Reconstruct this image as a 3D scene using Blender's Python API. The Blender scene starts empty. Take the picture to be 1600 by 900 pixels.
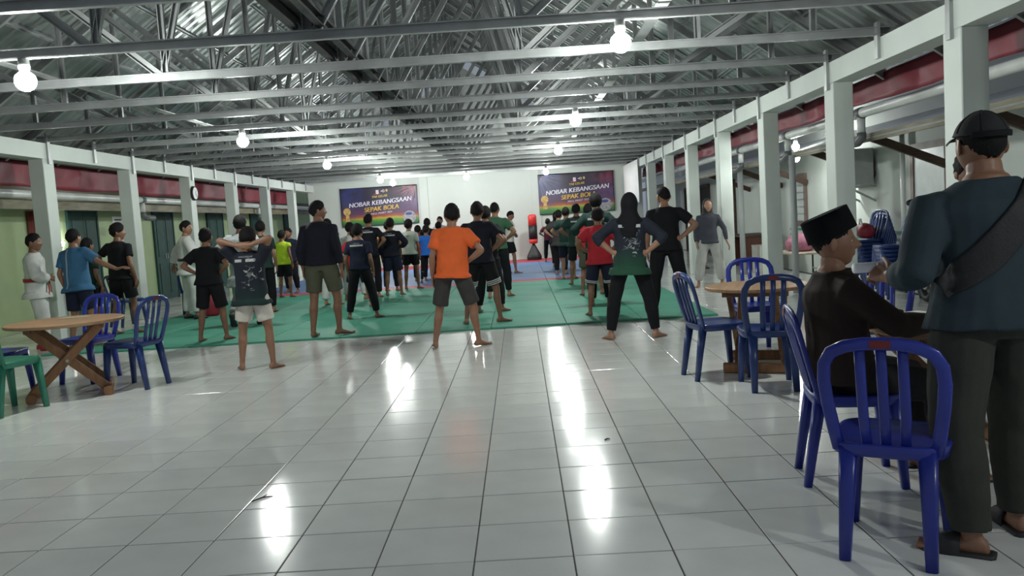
import bpy, bmesh, math, random
import numpy as np
from math import sin, cos, pi, radians, sqrt, atan2
from mathutils import Vector, Matrix

random.seed(7)
scene = bpy.context.scene
COL = scene.collection

# ------------------------------------------------------------------ camera
cam_d = bpy.data.cameras.new('camera')
cam = bpy.data.objects.new('camera', cam_d)
COL.objects.link(cam)
cam_d.sensor_width = 36.0
cam_d.lens = 1310.0 / 1600.0 * 36.0
cam_d.clip_start = 0.05
cam_d.clip_end = 200
cam.matrix_world = (Matrix.Translation((0, 0, 1.36)) @ Matrix.Rotation(radians(0.77), 4, 'Z')
                    @ Matrix.Rotation(radians(90 - 4.674), 4, 'X') @ Matrix.Rotation(radians(-3.55), 4, 'Z'))
scene.camera = cam

# ------------------------------------------------------------------ world, exposure
world = bpy.data.worlds.new('night')
scene.world = world
world.use_nodes = True
world.node_tree.nodes['Background'].inputs[0].default_value = (0.75, 0.85, 1.0, 1)
world.node_tree.nodes['Background'].inputs[1].default_value = 0.10
vs = scene.view_settings
vs.view_transform = 'Standard'
vs.look = 'None'
vs.gamma = 1.0
vs.use_curve_mapping = False
vs.exposure = 1.58
scene.cycles.use_denoising = True
scene.cycles.max_bounces = 7
scene.cycles.diffuse_bounces = 4
scene.cycles.glossy_bounces = 3
scene.cycles.sample_clamp_indirect = 4.0
scene.cycles.caustics_reflective = False
scene.cycles.caustics_refractive = False
BULB = 170.0          # emission strength of the hall bulbs

# ------------------------------------------------------------------ helpers
def V(*a):
    return np.array(a, dtype=float)

def nrm(v):
    v = np.asarray(v, float)
    n = np.linalg.norm(v)
    return v / n if n > 1e-9 else v

def obj(name, me, mat=None, parent=None, loc=(0, 0, 0), rot=(0, 0, 0), **props):
    o = bpy.data.objects.new(name, me)
    COL.objects.link(o)
    o.location = loc
    o.rotation_euler = rot
    if mat is not None and me is not None and not me.materials:
        me.materials.append(mat)
    if parent is not None:
        o.parent = parent
    for k, v in props.items():
        o[k] = v
    return o

def empty(name, loc=(0, 0, 0), rz=0.0, **props):
    o = obj(name, None, None, None, loc, (0, 0, rz), **props)
    o.empty_display_size = 0.1
    return o

def mesh(name, vf, mat=None, smooth=False):
    v, f = vf
    me = bpy.data.meshes.new(name)
    me.from_pydata([tuple(p) for p in v], [], [tuple(q) for q in f])
    if mat is not None:
        me.materials.append(mat)
    if smooth:
        me.polygons.foreach_set('use_smooth', [True] * len(me.polygons))
    me.update()
    return me

def join(parts):
    V_, F_, n = [], [], 0
    for v, f in parts:
        v = np.asarray(v, float)
        V_.append(v)
        F_ += [tuple(i + n for i in q) for q in f]
        n += len(v)
    return np.vstack(V_), F_

def loft(rings, seg=14, power=1.0, caps=True):
    """rings: (centre, A, B): an ellipse spanned by the vectors A and B"""
    ph = np.linspace(0, 2 * pi, seg, endpoint=False)
    c, s = np.cos(ph), np.sin(ph)
    if power != 1.0:
        c = np.sign(c) * np.abs(c) ** power
        s = np.sign(s) * np.abs(s) ** power
    vs_, fs = [], []
    for (ct, A, B) in rings:
        vs_.append(np.asarray(ct, float) + np.outer(c, A) + np.outer(s, B))
    n = len(rings)
    for i in range(n - 1):
        for j in range(seg):
            k = (j + 1) % seg
            fs.append((i * seg + j, i * seg + k, (i + 1) * seg + k, (i + 1) * seg + j))
    v = np.vstack(vs_)
    if caps:
        fs.append(tuple(range(seg - 1, -1, -1)))
        fs.append(tuple((n - 1) * seg + j for j in range(seg)))
    return v, fs

def tube(pts, rad, seg=10, ref=(1, 0, 0), caps=True, power=1.0, dome=False):
    pts = [np.asarray(p, float) for p in pts]
    rad = [(r, r) if np.isscalar(r) else r for r in rad]
    n = len(pts)
    T = [nrm(pts[min(i + 1, n - 1)] - pts[max(i - 1, 0)]) for i in range(n)]
    rings = []
    ref = np.asarray(ref, float)
    for i in range(n):
        A = ref - np.dot(ref, T[i]) * T[i]
        if np.linalg.norm(A) < 1e-3:
            A = np.cross(T[i], (0.3, 0.5, 0.8))
        A = nrm(A)
        B = np.cross(T[i], A)
        rings.append((pts[i], A, B, rad[i], T[i]))
    out = []
    if dome:
        p, A, B, r, t = rings[0]
        for q in (0.25, 0.7):
            out.append((p - t * min(r) * 0.8 * (1 - q), A * r[0] * sqrt(1 - (1 - q) ** 2), B * r[1] * sqrt(1 - (1 - q) ** 2)))
    for p, A, B, r, t in rings:
        out.append((p, A * r[0], B * r[1]))
    if dome:
        p, A, B, r, t = rings[-1]
        for q in (0.7, 0.25):
            out.append((p + t * min(r) * 0.8 * (1 - q), A * r[0] * sqrt(1 - (1 - q) ** 2), B * r[1] * sqrt(1 - (1 - q) ** 2)))
    return loft(out, seg, power, caps)

def box(x0, x1, y0, y1, z0, z1):
    v = [(x, y, z) for z in (z0, z1) for y in (y0, y1) for x in (x0, x1)]
    f = [(0, 2, 3, 1), (4, 5, 7, 6), (0, 1, 5, 4), (2, 6, 7, 3), (0, 4, 6, 2), (1, 3, 7, 5)]
    return np.array(v, float), f

def bevel(me, w, seg=1, angle=0.5):
    bm = bmesh.new()
    bm.from_mesh(me)
    es = [e for e in bm.edges if len(e.link_faces) == 2 and e.calc_face_angle(0) > angle]
    bmesh.ops.bevel(bm, geom=es, offset=w, segments=seg, profile=0.5, affect='EDGES')
    bm.to_mesh(me)
    bm.free()
    return me

def bar(p0, p1, w, d, ref=(0, 0, 1)):
    """solid rectangular bar from p0 to p1"""
    p0, p1 = np.asarray(p0, float), np.asarray(p1, float)
    t = nrm(p1 - p0)
    a = nrm(np.asarray(ref, float) - np.dot(ref, t) * t)
    b = np.cross(t, a)
    v = []
    for p in (p0, p1):
        for sa, sb in ((-1, -1), (1, -1), (1, 1), (-1, 1)):
            v.append(p + a * sa * d / 2 + b * sb * w / 2)
    f = [(0, 3, 2, 1), (4, 5, 6, 7), (0, 1, 5, 4), (1, 2, 6, 5), (2, 3, 7, 6), (3, 0, 4, 7)]
    return np.array(v), f

def channel(p0, p1, w, d, ref=(0, 1, 0), t_=0.004):
    """light gauge C section from p0 to p1; web faces +ref, lips behind"""
    p0, p1 = np.asarray(p0, float), np.asarray(p1, float)
    t = nrm(p1 - p0)
    a = nrm(np.asarray(ref, float) - np.dot(ref, t) * t)
    b = np.cross(t, a)
    h, k = w / 2, d / 2
    pr = [(-k, -h), (-k, h), (k, h), (k, h * 0.72), (k - t_, h * 0.72), (k - t_, h - t_), (-k + t_, h - t_),
          (-k + t_, -h + t_), (k - t_, -h + t_), (k - t_, -h * 0.72), (k, -h * 0.72), (k, -h)]
    n = len(pr)
    v = [p + a * x + b * y for p in (p0, p1) for x, y in pr]
    f = [(i, (i + 1) % n, n + (i + 1) % n, n + i) for i in range(n)]
    f += [tuple(range(n - 1, -1, -1)), tuple(range(n, 2 * n))]
    return np.array(v), f

def ico(c, r, seg=12, rings=8):
    """ellipsoid, r scalar or 3-tuple"""
    r = np.array([r, r, r] if np.isscalar(r) else r, float)
    v = [np.array([0, 0, 1.0])]
    for i in range(1, rings):
        th = pi * i / rings
        for j in range(seg):
            ph = 2 * pi * j / seg
            v.append(np.array([sin(th) * cos(ph), sin(th) * sin(ph), cos(th)]))
    v.append(np.array([0, 0, -1.0]))
    f = [(0, 1 + j, 1 + (j + 1) % seg) for j in range(seg)]
    for i in range(rings - 2):
        for j in range(seg):
            a, b = 1 + i * seg + j, 1 + i * seg + (j + 1) % seg
            f.append((a, a + seg, b + seg, b))
    e = len(v) - 1
    o = 1 + (rings - 2) * seg
    f += [(o + j, e, o + (j + 1) % seg) for j in range(seg)]
    return np.array(v) * r + np.asarray(c, float), f

def xf(vf, M):
    v, f = vf
    v = np.asarray(v, float)
    M = np.array(M)
    return v @ M[:3, :3].T + M[:3, 3], f

def rotz(a):
    return np.array(Matrix.Rotation(a, 4, 'Z'))

# ------------------------------------------------------------------ materials
MATS = {}
def mat(name, col, rough=0.6, metal=0.0, var=0.0, vscale=6.0, bump=0.0, bscale=60.0, col2=None, stretch=None,
        coat=0.0, spec=0.5, rvar=0.0, rand=0.0, sheen=0.0, sub=0.0, wave=None):
    if name in MATS:
        return MATS[name]
    m = bpy.data.materials.new(name)
    m.use_nodes = True
    nt = m.node_tree
    N, L = nt.nodes, nt.links
    b = N['Principled BSDF']
    b.inputs['Base Color'].default_value = (*col, 1)
    b.inputs['Roughness'].default_value = rough
    b.inputs['Metallic'].default_value = metal
    b.inputs['Specular IOR Level'].default_value = spec
    b.inputs['Coat Weight'].default_value = coat
    b.inputs['Sheen Weight'].default_value = sheen
    if sub:
        b.inputs['Subsurface Weight'].default_value = sub
        b.inputs['Subsurface Radius'].default_value = (0.012, 0.005, 0.003)
    tc = N.new('ShaderNodeTexCoord')
    vec = tc.outputs['Object']
    if stretch:
        mp = N.new('ShaderNodeMapping')
        mp.inputs['Scale'].default_value = stretch
        L.new(vec, mp.inputs['Vector'])
        vec = mp.outputs['Vector']
    colout = None
    if var > 0 or col2 is not None:
        nz = N.new('ShaderNodeTexNoise')
        nz.inputs['Scale'].default_value = vscale
        nz.inputs['Detail'].default_value = 5
        L.new(vec, nz.inputs['Vector'])
        rp = N.new('ShaderNodeValToRGB')
        c2 = col2 if col2 is not None else tuple(min(1, c * (1 + var)) for c in col)
        c1 = col if col2 is not None else tuple(c * (1 - var) for c in col)
        rp.color_ramp.elements[0].position = 0.32
        rp.color_ramp.elements[1].position = 0.68
        rp.color_ramp.elements[0].color = (*c1, 1)
        rp.color_ramp.elements[1].color = (*c2, 1)
        L.new(nz.outputs['Fac'], rp.inputs['Fac'])
        colout = rp.outputs['Color']
        if rvar:
            mr = N.new('ShaderNodeMapRange')
            mr.inputs['To Min'].default_value = max(0, rough - rvar)
            mr.inputs['To Max'].default_value = rough + rvar
            L.new(nz.outputs['Fac'], mr.inputs['Value'])
            L.new(mr.outputs['Result'], b.inputs['Roughness'])
    if rand:
        oi = N.new('ShaderNodeObjectInfo')
        hs = N.new('ShaderNodeHueSaturation')
        mr = N.new('ShaderNodeMapRange')
        mr.inputs['To Min'].default_value = 1 - rand
        mr.inputs['To Max'].default_value = 1 + rand
        L.new(oi.outputs['Random'], mr.inputs['Value'])
        L.new(mr.outputs['Result'], hs.inputs['Value'])
        if colout is not None:
            L.new(colout, hs.inputs['Color'])
        else:
            hs.inputs['Color'].default_value = (*col, 1)
        colout = hs.outputs['Color']
    if colout is not None:
        L.new(colout, b.inputs['Base Color'])
    if bump:
        n2 = N.new('ShaderNodeTexNoise')
        n2.inputs['Scale'].default_value = bscale
        n2.inputs['Detail'].default_value = 3
        L.new(vec, n2.inputs['Vector'])
        bp = N.new('ShaderNodeBump')
        bp.inputs['Strength'].default_value = bump
        bp.inputs['Distance'].default_value = 0.01
        L.new(n2.outputs['Fac'], bp.inputs['Height'])
        L.new(bp.outputs['Normal'], b.inputs['Normal'])
    MATS[name] = m
    return m

def emit(name, col, strength):
    m = bpy.data.materials.new(name)
    m.use_nodes = True
    b = m.node_tree.nodes['Principled BSDF']
    b.inputs['Base Color'].default_value = (*col, 1)
    b.inputs['Emission Color'].default_value = (*col, 1)
    b.inputs['Emission Strength'].default_value = strength
    return m

m_tile = mat('glazed_tile', (0.76, 0.775, 0.745), 0.13, var=0.05, vscale=3, bump=0.015, bscale=9, rand=0.025)
m_grout = mat('grout', (0.045, 0.04, 0.036), 0.8, var=0.3, vscale=20)
m_white = mat('white_paint', (0.58, 0.63, 0.59), 0.55, var=0.04, vscale=2, bump=0.05, bscale=30)
m_wallw = mat('back_wall_paint', (0.53, 0.57, 0.535), 0.6, var=0.03, vscale=1.2, bump=0.04, bscale=25)
m_green = mat('pale_green_paint', (0.36, 0.46, 0.25), 0.6, var=0.08, vscale=2, bump=0.05, bscale=30)
m_steel = mat('galvanised_steel', (0.40, 0.415, 0.41), 0.42, metal=0.55, var=0.12, vscale=5, rvar=0.08)
m_steel_dark = mat('dark_steel', (0.10, 0.10, 0.10), 0.5, metal=0.4, var=0.3, vscale=4)
m_roof = mat('zinc_sheet', (0.30, 0.325, 0.315), 0.34, metal=0.55, var=0.15, vscale=3, rvar=0.1, rand=0.08, bump=0.05, bscale=5)
m_maroon = mat('maroon_tarpaulin', (0.19, 0.014, 0.030), 0.58, var=0.15, vscale=4, bump=0.12, bscale=5)
m_pvc = mat('white_pvc', (0.62, 0.64, 0.62), 0.35, var=0.08, vscale=5)
m_pvcgrey = mat('grey_pvc', (0.12, 0.125, 0.13), 0.4)
m_brown = mat('brown_timber', (0.070, 0.038, 0.026), 0.6, var=0.3, vscale=4, stretch=(1, 8, 8))
m_fascia = mat('fascia_timber', (0.19, 0.17, 0.11), 0.6, var=0.25, vscale=3, stretch=(8, 1, 8))
m_door = mat('teal_door_paint', (0.008, 0.050, 0.043), 0.65, var=0.2, vscale=4)
m_curtain = mat('red_curtain', (0.14, 0.025, 0.015), 0.7, var=0.3, vscale=8)
m_dark = mat('painted_doorway_dark', (0.012, 0.014, 0.016), 0.7, var=0.2)  # near-black colour paints in the darkness inside the right-hand doorways
m_matg = mat('green_foam_mat', (0.060, 0.300, 0.205), 0.62, var=0.10, vscale=1.5, bump=0.15, bscale=120, rand=0.05)
m_matb = mat('blue_foam_mat', (0.13, 0.23, 0.45), 0.62, var=0.08, vscale=2, bump=0.15, bscale=120, rand=0.05)
m_matr = mat('red_foam_mat', (0.52, 0.045, 0.075), 0.62, var=0.08, vscale=2, bump=0.15, bscale=120, rand=0.05)
m_blue = mat('blue_plastic', (0.016, 0.028, 0.25), 0.30, var=0.12, vscale=5, coat=0.1, rand=0.10)
m_blued = mat('deep_blue_plastic', (0.012, 0.035, 0.15), 0.30, var=0.12, vscale=5, coat=0.1, rand=0.10)
m_gplast = mat('green_plastic', (0.025, 0.19, 0.12), 0.35, var=0.1, vscale=5)
m_stick = mat('red_sticker', (0.16, 0.012, 0.012), 0.5, var=0.2)
m_ply = mat('plywood', (0.34, 0.20, 0.105), 0.5, var=0.18, vscale=3, stretch=(1, 9, 9))
m_plyedge = mat('table_leg_wood', (0.24, 0.115, 0.05), 0.55, var=0.25, vscale=4, stretch=(6, 6, 1))
m_black = mat('black_plastic', (0.015, 0.015, 0.016), 0.5)
m_bagred = mat('red_vinyl', (0.60, 0.035, 0.03), 0.4, var=0.08)
m_paper = mat('white_paper', (0.85, 0.85, 0.85), 0.8, var=0.03)
m_ink = mat('dark_ink', (0.05, 0.05, 0.05), 0.8)
m_bulb = emit('bulb_glow', (0.95, 1.0, 0.96), BULB)

def text_vf(s, size, cx=0, cz=0, shear=0.0, bold=0.0, sub=0):
    cu = bpy.data.curves.new('txt', 'FONT')
    cu.body = s
    cu.size = size
    cu.align_x = 'CENTER'
    cu.align_y = 'CENTER'
    cu.shear = shear
    cu.offset = bold
    o = bpy.data.objects.new('txt', cu)
    COL.objects.link(o)
    dg = bpy.context.evaluated_depsgraph_get()
    me = bpy.data.meshes.new_from_object(o.evaluated_get(dg))
    v = np.array([(p.co.x + cx, 0, p.co.y + cz) for p in me.vertices])
    f = [tuple(p.vertices) for p in me.polygons]
    bpy.data.objects.remove(o)
    bpy.data.curves.remove(cu)
    bpy.data.meshes.remove(me)
    return v, f


# ================================================================== SETTING
XC, XL, XR = -1.6, -6.7, 3.5          # ridge line, inner faces of the two colonnades
Y0, YB = 1.5, 27.75                   # first column, back wall
BAY = 2.65
TRY = [1.5 + BAY / 2 * k for k in range(20)]   # truss positions
PITCH = math.tan(radians(35))

# ---- floor with tiles
def inframe(x, y):
    d = cam.matrix_world.inverted() @ Vector((x, y, 0))
    if d.z > -0.3:
        return False
    u = 1310 * d.x / -d.z + 800
    v = 450 - 1310 * d.y / -d.z
    return -60 < u < 1660 and -60 < v < 960

floor = obj('floor', mesh('floor', box(-8.3, 5.45, -1.0, 36.0, -0.12, -0.003), m_grout), kind='structure')
T = 0.40
t_me = mesh('tile', box(-0.1972, 0.1972, -0.1972, 0.1972, -0.012, 0.0), m_tile)
bevel(t_me, 0.0022)
tl = []
for i in range(-21, 16):
    for j in range(-10, 84):
        x, y = -0.263 + T * (i + 0.5), 3.281 - 0.01 + T * (j + 0.5)
        if -8.3 < x - .2 and x + .2 < 5.45 and y < 35.6:
            tl.append((x, y))
tl.sort(key=lambda p: (not inframe(*p), p[0] ** 2 + p[1] ** 2))
rt = random.Random(3)
rest = []
tv = np.array([v.co[:] for v in t_me.vertices])
tf = [tuple(p.vertices) for p in t_me.polygons]
for k, (x, y) in enumerate(tl):
    rx, ry, dz = rt.gauss(0, 0.0022), rt.gauss(0, 0.0014), rt.uniform(-0.0006, 0.0)
    if k < 300:
        obj('tile', t_me, None, floor, (x, y, dz), (rx, ry, 0))
    else:
        M = np.array(Matrix.Translation((x, y, dz)) @ Matrix.Rotation(rx, 4, 'X') @ Matrix.Rotation(ry, 4, 'Y'))
        rest.append(xf((tv, tf), M))
obj('tiles', mesh('tiles', join(rest), m_tile), None, floor, kind='stuff')

# ---- training mats
def mats(name, label, m, x0, x1, nx, y0, y1, ny, z=0.024):
    e = empty(name, (x0, y0, 0), label=label, category='floor mat')
    w, d = (x1 - x0) / nx, (y1 - y0) / ny
    me = mesh('mat_tile', box(0.003, w - 0.003, 0.003, d - 0.003, 0.0005, z), m)
    bevel(me, 0.004)
    for i in range(nx):
        for j in range(ny):
            obj('mat_tile', me, None, e, (i * w, j * d, rt.uniform(0, 0.0015)))
mats('training_mat', 'large green foam training mat covering the nearer part of the mat area', m_matg, -6.15, 2.42, 9, 10.45, 17.9, 7)
mats('training_mat', 'thin pink red mat strip between the green and the blue mats', m_matr, -6.15, 2.42, 9, 17.9, 18.45, 1)
mats('training_mat', 'blue foam training mat between the two pink red strips', m_matb, -6.15, 2.42, 9, 18.45, 25.6, 7)
mats('training_mat', 'pink red mat strip along the foot of the white back wall', m_matr, -6.15, 2.42, 9, 25.6, 27.6, 2)

# ---- colonnades
def colonnade(name, xin, s):
    """xin: inner face; s = +1 on the right, -1 on the left"""
    w = obj(name, mesh('ring_beam', box(min(xin, xin + s * .24), max(xin, xin + s * .24), 0.4, 27.9, 2.63, 2.855), m_white), kind='structure')
    cme = mesh('column', box(min(xin, xin + s * .22) + .002, max(xin, xin + s * .22) - .002, -.14, .14, 0, 2.632), m_white)
    bevel(cme, 0.008)
    for k in range(-1 if s < 0 else 0, 10):
        y = Y0 + BAY * (k + 1) - (0.0 if k > -1 else 0)
        if y < 27.5:
            obj('column', cme, None, w, (0, y, 0))
    sm = mesh('truss_strap', box(min(xin, xin - s * .03), max(xin, xin - s * .03), -.035, .035, 2.66, 3.0), m_steel)
    sl = mesh('truss_strap', box(min(xin, xin - s * .03), max(xin, xin - s * .03), -.035, .035, 2.56, 3.0), m_steel)
    for i, y in enumerate(TRY):
        obj('truss_strap', sl if i % 2 == 0 else sm, None, w, (0, y, 0))
    return w
wall_right = colonnade('wall_right', XR, 1)
wall_left = colonnade('wall_left', XL, -1)

# ---- back wall
gable = np.array([(XL - .2, YB, 0), (XR + .6, YB, 0), (XR + .6, YB, 2.8), (XC, YB, 6.4), (XL - .2, YB, 2.8)])
g2 = gable + V(0, .2, 0)
bw = obj('wall_back', mesh('wall_back', (np.vstack([gable, g2]), [(0, 1, 2, 3, 4), (9, 8, 7, 6, 5), (0, 5, 6, 1), (1, 6, 7, 2), (2, 7, 8, 3), (3, 8, 9, 4), (4, 9, 5, 0)]), m_wallw), kind='structure')
for x in (-3.08, 0.60):
    me = mesh('pilaster', box(x - .14, x + .14, YB - .035, YB + .01, 0, 2.95), m_wallw)
    bevel(me, .006)
    obj('pilaster', me, None, bw)
obj('baseboard_back', mesh('baseboard_back', box(XL - .2, XR + .6, YB - .02, YB - .001, 0, .10), m_wallw), kind='structure')

# ---- ceiling: steel roof with trusses, purlins and corrugated sheets
ceil = empty('ceiling', (XC, 0, 0), kind='structure')
HS = 5.3
def ztop(d):
    return 3.0 + (HS - abs(d)) * PITCH
members = [('bottom_chord', channel((-HS + .05, 0, 2.915), (HS - .05, 0, 2.915), .080, .05, (0, -1, 0)))]
for s in (-1, 1):
    members.append(('top_chord', channel((s * (HS + .45), .02, ztop(HS + .45)), (0, .02, ztop(0)), .10, .045, (0, -1, 0))))
    for d in (1.7, 3.4, 4.5):
        members.append(('web_post', channel((s * d, .045, 2.9), (s * d, .045, ztop(d)), .06, .04, (0, -1, 0))))
    members.append(('web_diagonal', channel((s * .05, .05, 2.93), (s * 1.68, .05, ztop(1.7)), .07, .04, (0, -1, 0))))
    members.append(('web_diagonal', channel((s * 1.74, .05, 2.93), (s * 3.38, .05, ztop(3.4)), .07, .04, (0, -1, 0))))
    members.append(('web_diagonal', channel((s * 3.44, .05, 2.93), (s * 4.48, .05, ztop(4.5)), .06, .04, (0, -1, 0))))
    members.append(('web_diagonal', channel((s * 1.72, .05, 2.96), (s * .86, .05, ztop(.86)), .06, .04, (0, -1, 0))))
members.append(('king_post', channel((0, .06, 2.9), (0, .06, ztop(0)), .08, .05, (0, -1, 0))))
mm = [(n, mesh(n, vf, m_steel)) for n, vf in members]
for y in TRY:
    tr = obj('roof_truss', None, None, ceil, (0, y, 0))
    tr.empty_display_size = .2
    for n, me in mm:
        obj(n, me, None, tr)
for s in (-1, 1):
    for k in range(8):
        d = 0.12 + k * 0.79
        me = mesh('purlin', channel((s * d, .2, ztop(d) + .075), (s * d, 28.0, ztop(d) + .075), .05, .045, (s * -PITCH, 0, -1)), m_steel)
        obj('purlin', me, None, ceil)
# centre ties and light strips along the hall
for s in (-1, 1):
    obj('centre_tie', mesh('centre_tie', channel((s * .11, .2, 3.03), (s * .11, 27.7, 3.03), .09, .06, (s, 0, 0)), m_steel_dark), None, ceil)
obj('centre_tie', mesh('centre_tie', channel((0, .2, 3.09), (0, 27.7, 3.09), .24, .03, (0, 0, -1)), m_steel_dark), None, ceil)
for d in (-2.85, 2.85):
    obj('lateral_tie', mesh('lateral_tie', bar((d, .2, 3.0), (d, 27.7, 3.0), .10, .012), m_steel), None, ceil)
# corrugated sheet, one metre of roof length each
L_ = (HS + .48) / cos(radians(35))
prof = []
for k in range(5):
    b = k * .2
    prof += [(b, 0), (b + .10, 0), (b + .125, .028), (b + .175, .028)]
prof.append((1.0, 0))
sv, sf = [], []
for u in (0.0, 1.0):
    for (y, h) in prof:
        d = u * (HS + .48)
        sv.append((d - h * -sin(radians(35)) * 0, y, 3.0 + (HS - d) * PITCH + .11 + h))
n = len(prof)
for i in range(n - 1):
    sf.append((i, n + i, n + i + 1, i + 1))
sme = mesh('roof_sheet', (sv, sf), m_roof)
for k in range(28):
    obj('roof_sheet', sme, None, ceil, (0, .3 + k, 0))
    obj('roof_sheet', sme, None, ceil, (0, 1.3 + k, 0), (0, 0, pi))

# ---- maroon tarpaulins, gutters, side buildings
def tarp(name, x, y0, y1, z0, z1, label):
    n_, k_ = int((y1 - y0) / .12), 6
    v, f = [], []
    r = random.Random(int(y0 * 10) + int(x))
    for i in range(n_ + 1):
        for j in range(k_ + 1):
            y = y0 + (y1 - y0) * i / n_
            z = z0 + (z1 - z0) * j / k_
            a = (1 - abs(j / k_ - .5) * 1.2)
            dx = .022 * a * sin(y * 3.1 + z * 4 + x) + .016 * a * sin(y * 8 - z * 9) + .01 * r.uniform(-1, 1) * a
            zz = z + (.015 * sin(y * 2.2 + x) if j == 0 else 0)
            v.append((x + dx, y, zz))
    for i in range(n_):
        for j in range(k_):
            a = i * (k_ + 1) + j
            f.append((a, a + k_ + 1, a + k_ + 2, a + 1))
    o = obj(name, mesh(name, (v, f), m_maroon, True), None, None, label=label, category='tarpaulin')
    md = o.modifiers.new('thick', 'SOLIDIFY')
    md.thickness = .004
tarp('tarpaulin', -7.32, 4.0, 27.6, 2.28, 2.68, 'maroon tarpaulin strip hanging outside the left colonnade above the gutter')
tarp('tarpaulin', 4.12, 3.0, 27.6, 2.44, 2.73, 'maroon tarpaulin strip hanging outside the right colonnade above the gutter')

def gutter(x, z, label, fits, s):
    g = empty('gutter_pipe', (x, 0, 0), label=label, category='gutter')
    obj('pipe', mesh('pipe', tube([(0, y, z) for y in (3.0, 10, 20, 30)], [.062] * 4, 14), m_pvc, True), None, g)
    for y in fits:
        obj('collar', mesh('collar', tube([(0, y - .07, z), (0, y + .07, z)], [.072] * 2, 14), m_pvcgrey, True), None, g)
        obj('drop', mesh('drop', tube([(0, y, z - .04), (0, y, z - .26)], [.05] * 2, 12), m_pvc, True), None, g)
        obj('elbow', mesh('elbow', tube([(0, y, z - .24), (0, y, z - .31), (-s * .03, y + .05, z - .35), (-s * .05, y + .34, z - .36)], [.058] * 4, 12), m_pvcgrey, True), None, g)
gutter(-7.42, 2.19, 'long white PVC gutter pipe under the maroon tarpaulin on the left', (16.6, 24.0), -1)
gutter(4.30, 2.40, 'long white PVC gutter pipe under the maroon tarpaulin on the right', (10.55, 13.4, 16.2), 1)

# left building
WL = -8.3
wf = obj('wall_far_left', mesh('wall_far_left', box(WL - .15, WL, 6.0, 36.0, 0, 3.0), m_green), kind='structure')
me = mesh('eave_fascia', bar((-7.55, 5, 2.05), (-7.55, 34, 2.05), .03, .15), m_fascia)
obj('eave_fascia', me, None, wf)
obj('eave_soffit', mesh('eave_soffit', bar((-7.98, 5, 2.25), (-7.98, 34, 2.25), .85, .02, (-.3, 0, 1)), m_fascia), None, wf)
for q, (a, b_) in enumerate(((15.4, 16.4), (19.0, 20.0), (22.3, 23.4), (25.9, 27.0), (29.6, 30.6))):
    d = empty('door_%d' % (q + 1), (WL, (a + b_) / 2, 0), kind='structure')
    w = (b_ - a) / 2
    fr = join([box(0, .05, -w - .05, -w, 0, 2.0), box(0, .05, w, w + .05, 0, 2.0), box(0, .05, -w - .05, w + .05, 2.0, 2.06)])
    obj('frame', mesh('frame', fr, m_door), None, d)
    for s in (-1, 1):
        c = s * w / 2
        lf = obj('leaf', mesh('leaf', box(.005, .035, c - w / 2 + .004, c + w / 2 - .004, .01, 1.99), m_door), None, d)
        for z0_, z1_ in ((.15, .85), (1.0, 1.85)):
            obj('door_panel', mesh('door_panel', box(.034, .046, c - w / 2 + .09, c + w / 2 - .09, z0_, z1_), m_door), None, lf)
        obj('handle', mesh('handle', tube([(.05, c - s * (w / 2 - .05), .95), (.05, c - s * (w / 2 - .05), 1.07)], [.01, .01], 8), m_steel), None, lf)
c_me = [(WL + .03 + .018 * sin(i * 1.9), 14.1 + i * .035, z) for i in range(22) for z in (.85, 2.0)]
obj('curtain', mesh('curtain', (c_me, [(2 * i, 2 * i + 2, 2 * i + 3, 2 * i + 1) for i in range(21)]), m_curtain, True), None, None,
    label='dark red curtain hanging on the pale green wall beside the leftmost column', category='curtain').modifiers.new('t', 'SOLIDIFY').thickness = .005

# right building
WR = 5.45
wr = obj('wall_far_right', mesh('wall_far_right', box(WR, WR + .15, 2.0, 36.0, 0, 3.2), m_wallw), kind='structure')
for z, h, m in ((.80, .045, mat('green_band', (.06, .22, .15), .5)), (.74, .02, m_wallw), (.70, .035, MATS['green_band'])):
    obj('painted_band', mesh('painted_band', box(WR - .006, WR, 2.0, 17, z, z + h), m), None, wr)
obj('eave_roof', mesh('eave_roof', bar((4.95, 2.5, 2.27), (4.95, 30, 2.27), 1.15, .02, (-.32, 0, 1)), m_steel), None, wr)
obj('eave_fascia', mesh('eave_fascia', bar((4.42, 2.5, 2.10), (4.42, 30, 2.10), .025, .10), m_fascia), None, wr)
me = mesh('knee_brace', bar((4.50, 0, 2.10), (WR, 0, 1.70), .06, .10), m_brown)
for y in (5.2, 8.1, 10.7, 12.9, 15.9, 17.4, 19.8):
    obj('knee_brace', me, None, wr, (0, y, 0))
obj('drain_pipe', mesh('drain_pipe', tube([(WR - .06, 11.85, 0), (WR - .06, 11.85, 2.3)], [.035] * 2, 10), m_pvc, True), None, wr)
obj('drain_pipe', mesh('drain_pipe', tube([(4.35, 16.5, 0), (4.35, 16.5, 2.05)], [.055] * 2, 12), mat('aged_pvc', (.34, .36, .36), .5), True), None, wr)
obj('drain_pipe', mesh('drain_pipe', tube([(4.1, 12.6, 0), (4.1, 12.6, 2.05)], [.05] * 2, 12), MATS['aged_pvc'], True), None, wr)
m_wframe = mat('window_timber', (.16, .11, .095), .6, var=.2, vscale=6)
m_pane = mat('frosted_pane', (.62, .66, .66), .25, var=.05)
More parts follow.
